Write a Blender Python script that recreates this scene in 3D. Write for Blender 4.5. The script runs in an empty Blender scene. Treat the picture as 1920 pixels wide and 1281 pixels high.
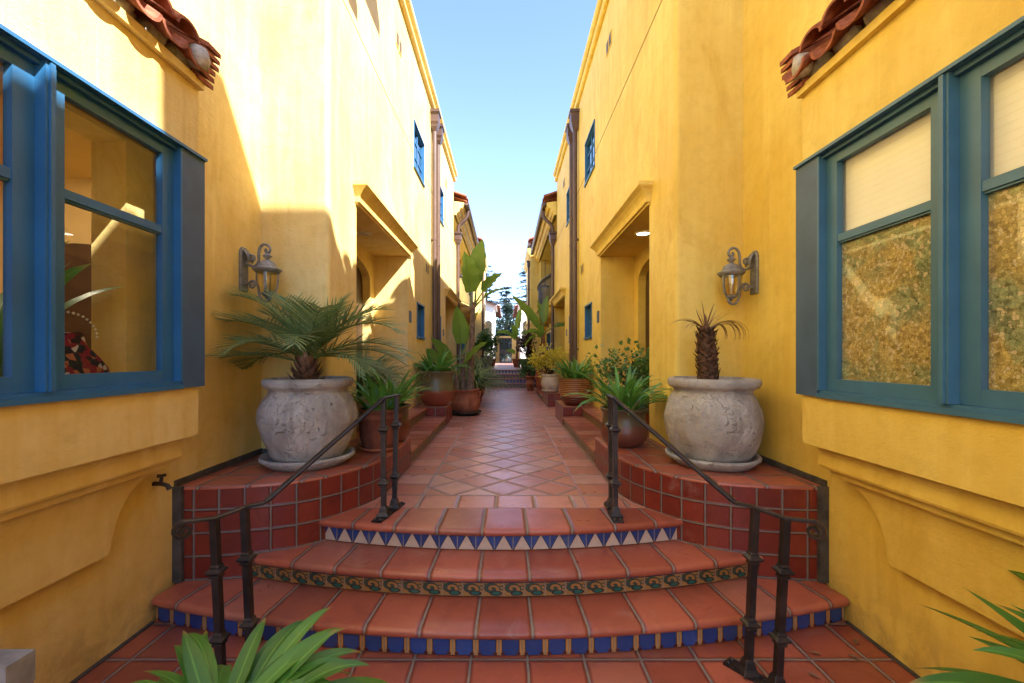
import bpy, bmesh, math, random
from mathutils import Vector, Matrix, noise

SC = bpy.context.scene
COL = SC.collection
R_ = math.radians
# ------------------------------------------------------------------ camera, sky, sun, exposure
CAMZ = 1.64
cd = bpy.data.cameras.new("camera"); cam = bpy.data.objects.new("camera", cd); COL.objects.link(cam)
cam.location = (0, 0, CAMZ); cam.rotation_euler = (R_(90), 0, 0)
cd.sensor_width = 36; cd.lens = 15.0; cd.shift_x = 0.0052; cd.shift_y = 0.0143
cd.clip_start = 0.05; cd.clip_end = 1500
SC.camera = cam
SUN = Vector((0.833, -0.637, 1.0)).normalized()
w_ = bpy.data.worlds.new("World"); SC.world = w_; w_.use_nodes = True
_nt = w_.node_tree
_sky = _nt.nodes.new("ShaderNodeTexSky"); _sky.sky_type = 'NISHITA'; _sky.sun_disc = False
_sky.sun_elevation = math.asin(SUN.z); _sky.sun_rotation = math.atan2(SUN.x, SUN.y)
_sky.air_density = 0.6; _sky.dust_density = 0.1; _sky.ozone_density = 1.0
_nt.links.new(_sky.outputs[0], _nt.nodes["Background"].inputs[0])
_nt.nodes["Background"].inputs[1].default_value = 0.135
sd = bpy.data.lights.new("sun", 'SUN'); so = bpy.data.objects.new("sun", sd); COL.objects.link(so)
sd.energy = 3.6; sd.angle = R_(0.5); sd.color = (1.0, 0.95, 0.87)
so.rotation_euler = SUN.to_track_quat('Z', 'Y').to_euler(); so.location = (10, -10, 20)
SC.view_settings.view_transform = 'Standard'; SC.view_settings.look = 'None'
SC.view_settings.exposure = 2.45; SC.view_settings.gamma = 1
SC.render.engine = 'CYCLES'
SC.cycles.use_denoising = True
SC.cycles.max_bounces = 10; SC.cycles.diffuse_bounces = 6; SC.cycles.transparent_max_bounces = 16
SC.cycles.caustics_reflective = False; SC.cycles.caustics_refractive = False

# ------------------------------------------------------------------ node helper
class Mat:
    def __init__(s, name, rough=0.6, spec=0.4, metal=0.0):
        s.m = bpy.data.materials.new(name); s.m.use_nodes = True
        s.nt = s.m.node_tree; s.b = s.nt.nodes["Principled BSDF"]
        s.b.inputs["Roughness"].default_value = rough
        s.b.inputs["Specular IOR Level"].default_value = spec
        s.b.inputs["Metallic"].default_value = metal
    def node(s, t, **k):
        n = s.nt.nodes.new(t)
        for a, v in k.items(): setattr(n, a, v)
        return n
    def put(s, sock, v):
        if isinstance(v, bpy.types.NodeSocket): s.nt.links.new(v, sock)
        elif isinstance(v, (tuple, list)) and len(v) == 3 and sock.type == 'RGBA': sock.default_value = (*v, 1)
        else: sock.default_value = v
    def m_(s, op, a, b=0.0, c=0.0, clamp=False):
        n = s.node("ShaderNodeMath", operation=op, use_clamp=clamp)
        for i, v in enumerate((a, b, c)): s.put(n.inputs[i], v)
        return n.outputs[0]
    def mix(s, f, a, b, mode='MIX'):
        n = s.node("ShaderNodeMix", data_type='RGBA', blend_type=mode)
        s.put(n.inputs[0], f); s.put(n.inputs[6], a); s.put(n.inputs[7], b)
        return n.outputs[2]
    def step(s, x, a, b):
        n = s.node("ShaderNodeMapRange", interpolation_type='SMOOTHSTEP')
        s.put(n.inputs[0], x); s.put(n.inputs[1], a); s.put(n.inputs[2], b)
        return n.outputs[0]
    def coord(s, kind="Object", scale=(1, 1, 1)):
        c = s.node("ShaderNodeTexCoord").outputs[kind]
        if scale == (1, 1, 1): return c
        n = s.node("ShaderNodeMapping"); s.put(n.inputs[0], c); n.inputs[3].default_value = scale
        return n.outputs[0]
    def noise(s, co, sc, det=4, rough=0.55, dist=0.0):
        n = s.node("ShaderNodeTexNoise"); s.put(n.inputs["Vector"], co)
        n.inputs["Scale"].default_value = sc; n.inputs["Detail"].default_value = det
        n.inputs["Roughness"].default_value = rough; n.inputs["Distortion"].default_value = dist
        return n.outputs[0]
    def bump(s, h, strength=0.3, dist=0.01):
        n = s.node("ShaderNodeBump"); n.inputs["Strength"].default_value = strength
        n.inputs["Distance"].default_value = dist; s.put(n.inputs["Height"], h)
        s.nt.links.new(n.outputs[0], s.b.inputs["Normal"])
    def col(s, v): s.put(s.b.inputs["Base Color"], v)
    def rough(s, v): s.put(s.b.inputs["Roughness"], v)

def simple(name, c, rough=0.6, spec=0.4, metal=0.0, var=0.25, sc=6, bump=0.0, bsc=60):
    k = Mat(name, rough, spec, metal); co = k.coord()
    n = k.noise(co, sc, 5)
    d = tuple(x * (1 - var) for x in c); l = tuple(min(1, x * (1 + var)) for x in c)
    k.col(k.mix(k.step(n, .3, .7), d, l))
    if bump: k.bump(k.noise(co, bsc, 4), bump, 0.004)
    return k.m

def stucco(name, dark, light, stain, fade=0.0):
    k = Mat(name, 0.62, 0.35); co = k.coord()
    n1 = k.noise(co, 0.9, 6, .6, .4); n2 = k.noise(k.coord("Object", (5, 5, .35)), 1.6, 5, .6)
    n3 = k.noise(k.coord("Object", (2.2, 2.2, .7)), 1.3, 6, .65, .8)
    t = k.m_('ADD', k.m_('MULTIPLY', n1, .6), k.m_('MULTIPLY', n2, .4))
    c = k.mix(k.step(t, .33, .67), dark, light)
    c = k.mix(k.m_('MULTIPLY', k.step(n3, .54, .72), .72), c, stain)
    n5 = k.noise(co, 9, 6, .7)
    c = k.mix(k.m_('MULTIPLY', k.step(n5, .42, .72), .34), c, tuple(x * .8 for x in dark))
    n6 = k.noise(k.coord("Object", (14, 14, .5)), 1.2, 4, .6)
    c = k.mix(k.m_('MULTIPLY', k.m_('MULTIPLY', k.step(n6, .60, .72), k.step(n1, .45, .6)), .4), c, tuple(min(1, x * 1.12 + .05) for x in light))
    zs_ = k.node("ShaderNodeSeparateXYZ"); k.put(zs_.inputs[0], co)
    low = k.m_('MULTIPLY', k.step(zs_.outputs[2], .42, .02), k.step(k.noise(co, 4.5, 7, .7, .6), .40, .62))
    c = k.mix(k.m_('MULTIPLY', low, .55), c, (.33, .21, .10))
    k.col(c)
    h = k.m_('ADD', k.m_('MULTIPLY', k.noise(k.coord('Object', (1, 1, 1.7)), 26, 6, .68, .8), 1.0), k.m_('MULTIPLY', k.noise(co, 140, 3), .3))
    h = k.m_('ADD', h, k.m_('MULTIPLY', k.noise(co, 3.0, 3), 1.2))
    k.bump(h, .5, .008)
    k.rough(k.m_('ADD', .5, k.m_('MULTIPLY', n5, .25)))
    return k.m

def cells(k, jitter=.012):
    uv = k.node("ShaderNodeUVMap").outputs[0]
    nz = k.node("ShaderNodeTexNoise"); k.put(nz.inputs["Vector"], uv); nz.inputs["Scale"].default_value = 3.5; nz.inputs["Detail"].default_value = 3
    off = k.node("ShaderNodeVectorMath", operation='MULTIPLY_ADD')
    k.put(off.inputs[0], nz.outputs[1]); off.inputs[1].default_value = (jitter * 2, jitter * 2, 0); k.put(off.inputs[2], uv)
    sp = k.node("ShaderNodeSeparateXYZ"); k.put(sp.inputs[0], off.outputs[0])
    u, v = sp.outputs[0], sp.outputs[1]
    fu, fv = k.m_('FRACT', u), k.m_('FRACT', v)
    cb = k.node("ShaderNodeCombineXYZ"); k.put(cb.inputs[0], k.m_('FLOOR', u)); k.put(cb.inputs[1], k.m_('FLOOR', v))
    wn = k.node("ShaderNodeTexWhiteNoise", noise_dimensions='2D'); k.put(wn.inputs[0], cb.outputs[0])
    du = k.m_('MINIMUM', fu, k.m_('SUBTRACT', 1, fu)); dv = k.m_('MINIMUM', fv, k.m_('SUBTRACT', 1, fv))
    return uv, fu, fv, du, dv, wn.outputs[0], wn.outputs[1]

def tile_mat(name, c1, c2, c3, grout=(.25, .215, .19), g=.022, rough=.30, spec=.5, dirt=.35):
    k = Mat(name, rough, spec); uv, fu, fv, du, dv, rnd, rc = cells(k)
    d = k.m_('MINIMUM', du, dv)
    co = k.coord()
    n1 = k.noise(co, 5, 6, .65, .5); n2 = k.noise(co, 30, 5, .65)
    c = k.mix(rnd, c1, c2)
    c = k.mix(k.step(k.m_('FRACT', k.m_('MULTIPLY', rnd, 7.31)), .6, .95), c, c3)
    c = k.mix(k.m_('MULTIPLY', k.step(n1, .45, .75), dirt), c, tuple(x * .5 for x in c1))
    c = k.mix(k.m_('MULTIPLY', k.step(n2, .55, .8), .25), c, tuple(min(1, x * 1.5 + .04) for x in c2))
    c = k.mix(k.m_('MULTIPLY', k.step(k.m_('FRACT', k.m_('MULTIPLY', rnd, 13.7)), .7, 1.0), .45), c, tuple(x * .62 for x in c1))
    # scuffs and pale bloom
    n4 = k.noise(k.coord("Object", (1, 1, 1)), 2.1, 7, .7, 1.2)
    c = k.mix(k.m_('MULTIPLY', k.step(n4, .56, .72), .22), c, (.46, .36, .33))
    edge = k.step(d, g, g + .07)
    c = k.mix(edge, tuple(x * .62 for x in c1), c)
    gm = k.step(d, g * .72, g * 1.15)
    gc = k.mix(k.m_('ADD', k.m_('MULTIPLY', n2, .45), k.m_('MULTIPLY', n4, .55)), tuple(x * .4 for x in grout), tuple(x * 1.25 for x in grout))
    k.col(k.mix(gm, gc, c))
    rr = k.m_('ADD', k.m_('MULTIPLY', n1, .28), rough - .12)
    k.rough(k.m_('ADD', k.m_('MULTIPLY', gm, k.m_('SUBTRACT', rr, .9)), .9))
    tilt = k.m_('ADD', k.m_('MULTIPLY', k.m_('SUBTRACT', fu, .5), k.m_('SUBTRACT', rnd, .5)), 0)
    h = k.m_('ADD', k.m_('MULTIPLY', k.step(d, g * .5, g + .06), 1.0), k.m_('MULTIPLY', n1, .5))
    h = k.m_('ADD', h, k.m_('MULTIPLY', n2, .18)); h = k.m_('ADD', h, k.m_('MULTIPLY', tilt, 1.6))
    k.bump(h, .55, .006)
    return k.m

def riser_mat(name, kind):
    k = Mat(name, .25, .5); uv, fu, fv, du, dv, rnd, rc = cells(k, .004)
    co = k.coord(); n2 = k.noise(co, 40, 4); n1 = k.noise(co, 7, 6, .7, .6)
    blue = k.mix(k.m_('ADD', k.m_('MULTIPLY', rnd, .5), k.m_('MULTIPLY', n2, .5)), (.012, .03, .14), (.03, .075, .30))
    ochre = k.mix(n2, (.36, .16, .045), (.52, .27, .08)); dark = (.018, .012, .02)
    if kind == 'tri':
        t = k.m_('SUBTRACT', k.m_('SUBTRACT', 1.0, k.m_('MULTIPLY', k.m_('ABSOLUTE', k.m_('SUBTRACT', fu, .5)), 2.1)), fv)
        c = k.mix(k.m_('GREATER_THAN', t, 0.0), blue, k.mix(n2, (.42, .33, .28), (.62, .50, .43)))
        c = k.mix(k.m_('LESS_THAN', k.m_('ABSOLUTE', t), .05), c, dark)
        c = k.mix(k.m_('GREATER_THAN', fv, .93), c, ochre)
    elif kind == 'blue':
        c = k.mix(k.m_('LESS_THAN', du, .135), blue, ochre)
        c = k.mix(k.m_('LESS_THAN', k.m_('ABSOLUTE', k.m_('SUBTRACT', du, .135)), .018), c, dark)
        a = k.m_('SUBTRACT', du, .17); b = k.m_('SUBTRACT', dv, .10)
        r = k.m_('SQRT', k.m_('ADD', k.m_('MULTIPLY', a, a), k.m_('MULTIPLY', b, b)))
        c = k.mix(k.m_('LESS_THAN', r, .095), c, (.10, .012, .012))
        c = k.mix(k.m_('LESS_THAN', k.m_('ABSOLUTE', k.m_('SUBTRACT', r, .05)), .012), c, dark)
    else:
        c0 = ochre = k.mix(n2, (.25, .115, .035), (.38, .20, .06))
        v = k.m_('MULTIPLY', fv, 1.25)
        def spiral(cx, cy, sgn, f):
            a = k.m_('SUBTRACT', fu, cx); b = k.m_('SUBTRACT', v, cy)
            r = k.m_('SQRT', k.m_('ADD', k.m_('MULTIPLY', a, a), k.m_('MULTIPLY', b, b)))
            th = k.m_('ARCTAN2', b, a)
            return k.m_('SINE', k.m_('ADD', k.m_('MULTIPLY', th, sgn), k.m_('MULTIPLY', r, f))), r
        s1, r1 = spiral(.42, .58, 1.0, 17.0); s2, r2 = spiral(.93, .70, -1.0, 34.0); s3, r3 = spiral(.07, .70, 1.0, 34.0)
        c = k.mix(k.m_('MULTIPLY', k.m_('GREATER_THAN', s1, .35), k.m_('LESS_THAN', r1, .40)), ochre, (.02, .075, .055))
        c = k.mix(k.m_('MULTIPLY', k.m_('LESS_THAN', k.m_('ABSOLUTE', k.m_('SUBTRACT', s1, .35)), .42), k.m_('LESS_THAN', r1, .42)), c, dark)
        a = k.m_('SUBTRACT', fu, .62); b = k.m_('SUBTRACT', v, .27)
        rb = k.m_('SQRT', k.m_('ADD', k.m_('MULTIPLY', k.m_('MULTIPLY', a, a), .35), k.m_('MULTIPLY', b, b)))
        c = k.mix(k.m_('LESS_THAN', rb, .15), c, (.01, .10, .085))
        c = k.mix(k.m_('LESS_THAN', k.m_('ABSOLUTE', k.m_('SUBTRACT', rb, .15)), .03), c, dark)
        for sx, rx in ((s2, r2), (s3, r3)):
            c = k.mix(k.m_('MULTIPLY', k.m_('GREATER_THAN', sx, .2), k.m_('LESS_THAN', rx, .22)), c, (.03, .06, .05))
        c = k.mix(k.m_('LESS_THAN', fv, .05), c, dark)
        c = k.mix(k.m_('GREATER_THAN', fv, .82), c, blue)
        c = k.mix(k.m_('LESS_THAN', k.m_('ABSOLUTE', k.m_('SUBTRACT', fv, .81)), .02), c, dark)
    gm = k.step(du, .018, .032)
    c = k.mix(gm, k.mix(n2, (.16, .13, .11), (.30, .26, .23)), c)
    c = k.mix(k.m_('MULTIPLY', k.step(n1, .55, .78), .35), c, (.30, .27, .26))
    k.col(c); k.rough(k.m_('ADD', k.m_('MULTIPLY', n1, .4), .2))
    k.bump(k.m_('ADD', gm, k.m_('MULTIPLY', n2, .2)), .4, .003)
    return k.m

def glass_mat(name, tint=(1, 1, 1), base=.06, rough=.0):
    k = Mat(name); nt = k.nt; out = nt.nodes["Material Output"]
    lw = k.node("ShaderNodeLayerWeight"); lw.inputs[0].default_value = .5
    f = k.m_('ADD', k.m_('MULTIPLY', k.m_('POWER', lw.outputs[1], 4.0), .9), base, clamp=True)
    tr = k.node("ShaderNodeBsdfTransparent"); k.put(tr.inputs[0], tint)
    gl = k.node("ShaderNodeBsdfGlossy"); gl.inputs["Roughness"].default_value = rough
    mx = k.node("ShaderNodeMixShader"); k.put(mx.inputs[0], f)
    nt.links.new(tr.outputs[0], mx.inputs[1]); nt.links.new(gl.outputs[0], mx.inputs[2]); nt.links.new(mx.outputs[0], out.inputs[0])
    return k.m

def leaf_mat(name, dark, light, tip=None, trans=.3, rough=.42):
    k = Mat(name, rough, .5); geo = k.node("ShaderNodeNewGeometry")
    r = geo.outputs["Random Per Island"]; n = k.noise(k.coord(), 9, 4)
    c = k.mix(k.m_('ADD', k.m_('MULTIPLY', r, .7), k.m_('MULTIPLY', n, .3)), dark, light)
    if tip is not None:
        uv = k.node("ShaderNodeSeparateXYZ"); k.put(uv.inputs[0], k.node("ShaderNodeUVMap").outputs[0])
        e = k.m_('MULTIPLY', k.step(uv.outputs[1], .86, .99), k.m_('GREATER_THAN', k.m_('FRACT', k.m_('MULTIPLY', r, 5.7)), .55))
        c = k.mix(e, c, tip)
        mid = k.m_('ABSOLUTE', k.m_('SUBTRACT', uv.outputs[0], .5))
        c = k.mix(k.m_('MULTIPLY', k.m_('LESS_THAN', mid, .05), .35), c, tuple(min(1, x * 2.0) for x in light))
        st = k.m_('SINE', k.m_('MULTIPLY', uv.outputs[0], 90))
        k.bump(st, .12, .002)
    k.col(c)
    tl = k.node("ShaderNodeBsdfTranslucent"); k.put(tl.inputs[0], k.mix(.5, c, tuple(min(1, x * 1.6) for x in light)))
    mx = k.node("ShaderNodeMixShader"); mx.inputs[0].default_value = trans
    k.nt.links.new(k.b.outputs[0], mx.inputs[1]); k.nt.links.new(tl.outputs[0], mx.inputs[2])
    k.nt.links.new(mx.outputs[0], k.nt.nodes["Material Output"].inputs[0])
    return k.m

def stone_mat(name, dark, light, scale=1.0, bump=.6):
    k = Mat(name, .85, .25); co = k.coord()
    n = k.noise(co, 4 * scale, 7, .68, .6); n2 = k.noise(k.coord("Object", (1, 1, 1.8)), 5.5 * scale, 8, .75, 2.2); n3 = k.noise(co, 60 * scale, 4)
    c = k.mix(k.step(n, .3, .7), dark, light)
    pit = k.step(n2, .395, .34)
    c = k.mix(k.m_('MULTIPLY', pit, .32), c, tuple(x * .45 for x in dark))
    vd = k.node("ShaderNodeTexVoronoi", feature='DISTANCE_TO_EDGE'); k.put(vd.inputs["Vector"], k.mix(.35, co, k.node("ShaderNodeTexNoise").outputs[1])); vd.inputs["Scale"].default_value = 6 * scale
    cr = k.m_('MULTIPLY', k.step(vd.outputs[0], .012, .003), k.step(n, .50, .56))
    c = k.mix(k.m_('MULTIPLY', cr, .30), c, tuple(x * .45 for x in dark)); pit = k.m_('MAXIMUM', pit, k.m_('MULTIPLY', cr, .4))
    st = k.noise(k.coord("Object", (6, 6, .6)), 1.6, 5, .6)
    c = k.mix(k.m_('MULTIPLY', k.step(st, .54, .72), .45), c, tuple(x * .55 for x in dark))
    k.col(c)
    h = k.m_('SUBTRACT', k.m_('ADD', k.m_('MULTIPLY', n, .8), k.m_('MULTIPLY', n3, .15)), k.m_('MULTIPLY', pit, .6))
    k.bump(h, bump, .03)
    return k.m

# ------------------------------------------------------------------ materials
M = {}
M['stucco'] = stucco("yellow_stucco", (.70, .495, .095), (.80, .63, .175), (.62, .41, .07))
M['stucco_ochre'] = stucco("dark_ochre_stucco", (.42, .27, .08), (.52, .36, .13), (.36, .22, .06))  # darker mix of the house stucco, for the gate wall
M['stucco_left'] = stucco("ochre_stucco", (.70, .505, .155), (.80, .645, .29), (.62, .42, .115))
M['white_stucco'] = simple("white_stucco", (.74, .73, .72), .7, .3, 0, .08, 3, .2)
M['floor_tile'] = tile_mat("terracotta_floor_tile", (.44, .165, .12), (.59, .255, .19), (.53, .28, .24), grout=(.40, .33, .29))
M['step_tile'] = tile_mat("terracotta_step_tile", (.29, .072, .045), (.45, .128, .078), (.41, .155, .11), grout=(.27, .235, .215))
M['red_tile'] = tile_mat("glazed_red_tile", (.155, .019, .013), (.215, .030, .018), (.19, .034, .022), grout=(.20, .175, .16), g=.036, rough=.35, dirt=.45)
M['tri'] = riser_mat("triangle_riser_tile", 'tri'); M['blue_riser'] = riser_mat("blue_riser_tile", 'blue'); M['scroll'] = riser_mat("scroll_riser_tile", 'scroll')
M['blue'] = simple("blue_paint", (.028, .138, .31), .38, .5, 0, .10, 4, .06, 80)
M['blue_light'] = simple("faded_blue_paint", (.050, .150, .26), .4, .5, 0, .12, 4, .06, 80)
M['blue_grey'] = simple("blue_grey_trim", (.050, .100, .195), .5, .45, 0, .12, 5, .1, 90)
M['brown_metal'] = simple("brown_metal", (.095, .055, .044), .42, .5, 0, .15, 5)
M['iron'] = simple("wrought_iron", (.035, .027, .028), .38, .55, .35, .35, 9, .15, 70)
M['lantern_metal'] = simple("verdigris_grey_metal", (.20, .205, .215), .55, .5, .2, .3, 30, .3, 120)
M['clay'] = stone_mat("clay_roof_tile", (.20, .060, .035), (.42, .15, .085), 2.5, .4)
M['mortar'] = simple("mortar", (.45, .42, .38), .9, .2, 0, .2, 30, .8, 60)
M['stone'] = stone_mat("weathered_cast_stone", (.27, .255, .25), (.46, .44, .425), 1.0, 1.0)
M['cream_stone'] = stone_mat("cream_cast_stone", (.45, .37, .29), (.62, .54, .43), 1.6, .4)
M['terracotta'] = stone_mat("terracotta", (.24, .075, .04), (.38, .135, .07), 1.6, .3)
M['terracotta_dark'] = stone_mat("dark_glazed_terracotta", (.11, .032, .02), (.22, .068, .038), 1.6, .3)
M['soil'] = simple("potting_soil", (.045, .03, .02), .95, .1, 0, .4, 40, 1.0, 40)
M['black_plastic'] = simple("black_saucer", (.018, .016, .015), .5, .4)
M['wood_dark'] = simple("dark_door_wood", (.055, .026, .014), .45, .4, 0, .35, 3)
M['grey_wood'] = simple("weathered_grey_wood", (.25, .245, .25), .8, .3, 0, .25, 14, .5, 40)
M['glass'] = glass_mat("window_glass", (.95, .96, .95), .07)
M['glass_reflective'] = glass_mat("reflective_window_glass", (.55, .6, .62), .32)
M['amber'] = glass_mat("amber_lamp_glass", (.96, .88, .68), .18, .14)
M['dark_trim'] = simple("black_waterproofing", (.065, .06, .06), .75, .3, 0, .3, 15, .5, 60)
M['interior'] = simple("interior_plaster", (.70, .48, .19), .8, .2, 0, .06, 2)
M['blind'] = simple("cream_blind", (.90, .90, .88), .8, .2, 0, .02, 3)
M['palm_leaf'] = leaf_mat("palm_leaf", (.075, .135, .055), (.21, .31, .12), None, .25)
M['strap_leaf'] = leaf_mat("strap_leaf", (.030, .12, .022), (.13, .33, .055), (.35, .20, .06), .28, .35)
M['grass_leaf'] = leaf_mat("grass_leaf", (.08, .15, .05), (.28, .38, .16), None, .3)
M['banana_leaf'] = leaf_mat("banana_leaf", (.075, .165, .022), (.20, .33, .05), None, .45, .38)
M['shrub_leaf'] = leaf_mat("shrub_leaf", (.035, .105, .02), (.14, .27, .06), None, .25)
M['yellow_leaf'] = leaf_mat("golden_leaf", (.36, .34, .03), (.80, .64, .09), None, .4)
M['purple_leaf'] = leaf_mat("purple_leaf", (.030, .016, .014), (.085, .045, .032), None, .15)
M['conifer_leaf'] = leaf_mat("conifer_needle", (.009, .024, .016), (.024, .050, .032), None, .05)
M['tree_leaf'] = leaf_mat("tree_leaf", (.05, .095, .03), (.12, .18, .065), None, .2)
M['trunk'] = simple("banana_trunk", (.17, .115, .085), .8, .2, 0, .4, 14, .6, 30)
M['red_trunk'] = simple("reddish_trunk", (.20, .085, .045), .8, .2, 0, .4, 14, .6, 30)
M['fibre'] = simple("palm_trunk_fibre", (.10, .055, .035), .9, .2, 0, .5, 30, .9, 50)
M['petiole'] = simple("green_stem", (.12, .17, .04), .5, .4, 0, .3, 10)
M['bark'] = simple("bark", (.09, .06, .04), .9, .2, 0, .4, 12, .6, 30)
M['dry_leaf'] = leaf_mat("dry_leaf", (.14, .07, .045), (.26, .15, .10), None, .15)
# basket pot: ribbed bands with a darker glazed foot
k = Mat("ribbed_ochre_glaze", .4, .5); sp = k.node("ShaderNodeSeparateXYZ"); k.put(sp.inputs[0], k.coord())
zz = k.m_('SINE', k.m_('MULTIPLY', sp.outputs[2], 190)); nn = k.noise(k.coord(), 6, 5)
k.col(k.mix(k.step(sp.outputs[2], .14, .17), (.12, .035, .02), k.mix(k.step(zz, -.6, .6), (.16, .06, .02), k.mix(nn, (.36, .16, .045), (.46, .22, .07))))); k.bump(zz, .6, .006); M['basket'] = k.m
# two-tone glazed pot: olive glaze over red clay
def twotone(name, top, bot, zsplit):
    k = Mat(name, .38, .5); sp = k.node("ShaderNodeSeparateXYZ"); k.put(sp.inputs[0], k.coord())
    n = k.noise(k.coord("Object", (1, 1, .25)), 22, 4); n2 = k.noise(k.coord(), 9, 5)
    z = k.m_('ADD', sp.outputs[2], k.m_('MULTIPLY', k.m_('SUBTRACT', n, .5), .16))
    a = k.mix(n2, tuple(x * .6 for x in top), tuple(x * 1.35 for x in top)); b = k.mix(n2, tuple(x * .65 for x in bot), tuple(x * 1.4 for x in bot))
    k.col(k.mix(k.step(z, zsplit - .015, zsplit + .015), b, a)); k.bump(n2, .2, .004); return k.m
M['olive_red'] = twotone("olive_and_red_glaze", (.13, .115, .055), (.27, .075, .04), .26)
M['drip'] = twotone("drip_glaze", (.105, .078, .042), (.145, .048, .030), .20)
# iridescent window film
k = Mat("mosaic_window_film", .22, .6); co = k.coord("Object", (1, 1, 1))
vo = k.node("ShaderNodeTexVoronoi"); k.put(vo.inputs["Vector"], co); vo.inputs["Scale"].default_value = 62
v2 = k.node("ShaderNodeTexVoronoi", feature='DISTANCE_TO_EDGE'); k.put(v2.inputs["Vector"], co); v2.inputs["Scale"].default_value = 62
v3 = k.node("ShaderNodeTexVoronoi", distance='CHEBYCHEV'); k.put(v3.inputs["Vector"], k.coord("Object", (.8, 1.2, 1.1))); v3.inputs["Scale"].default_value = 48
sx = k.node("ShaderNodeSeparateColor"); k.put(sx.inputs[0], k.mix(.5, vo.outputs["Color"], v3.outputs["Color"]))
n1 = k.noise(co, 3.4, 4, .6, .5)
ca = k.mix(sx.outputs[0], (.20, .13, .03), (.80, .62, .24)); cb2 = k.mix(sx.outputs[1], (.06, .09, .04), (.46, .54, .30))
c = k.mix(k.step(n1, .42, .60), ca, cb2)
c = k.mix(k.m_('MULTIPLY', k.m_('GREATER_THAN', sx.outputs[2], .74), .8), c, (.72, .60, .40))
c = k.mix(k.m_('MULTIPLY', k.m_('LESS_THAN', v2.outputs[0], .05), .5), c, (.12, .09, .04))
k.col(c); k.bump(sx.outputs[1], .5, .004); k.put(k.b.inputs["Coat Weight"], .6); k.b.inputs["Coat Roughness"].default_value = .03; M['film'] = k.m
# woven bag
k = Mat("patterned_cloth", .85, .2); vo = k.node("ShaderNodeTexVoronoi"); k.put(vo.inputs["Vector"], k.coord()); vo.inputs["Scale"].default_value = 34
sx = k.node("ShaderNodeSeparateColor"); k.put(sx.inputs[0], vo.outputs["Color"])
c = k.mix(k.m_('GREATER_THAN', sx.outputs[0], .55), (.02, .016, .02), (.20, .018, .03)); c = k.mix(k.m_('GREATER_THAN', sx.outputs[1], .78), c, (.35, .12, .06)); c = k.mix(k.m_('GREATER_THAN', sx.outputs[2], .93), c, (.45, .40, .36)); k.col(c); M['cloth'] = k.m
k = Mat("lit_lamp_lens", .5); k.b.inputs["Emission Color"].default_value = (1, .93, .8, 1); k.b.inputs["Emission Strength"].default_value = 3.0; M['lamp_on'] = k.m
k = Mat('room_fill_glow', .5); k.b.inputs['Emission Color'].default_value = (1, .86, .62, 1); k.b.inputs['Emission Strength'].default_value = 18.0; M['room_fill'] = k.m  # glow of the disc added to brighten the bay room
M['lamp_off'] = simple("unlit_lamp_lens", (.55, .52, .46), .5)
M['white_paint'] = simple("white_trim_paint", (.70, .68, .63), .5, .4, 0, .06)
M['asphalt'] = simple("asphalt", (.055, .055, .055), .9, .2, 0, .2, 20, .4, 60)
M['earth'] = simple("earth", (.18, .14, .10), .95, .1, 0, .3, 2)
M['grey_pot'] = simple("grey_glazed_pot", (.16, .14, .14), .5, .4, 0, .2, 6)
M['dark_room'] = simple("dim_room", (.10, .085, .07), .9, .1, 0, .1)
M['cable'] = simple("black_cable", (.02, .02, .02), .7)

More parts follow.
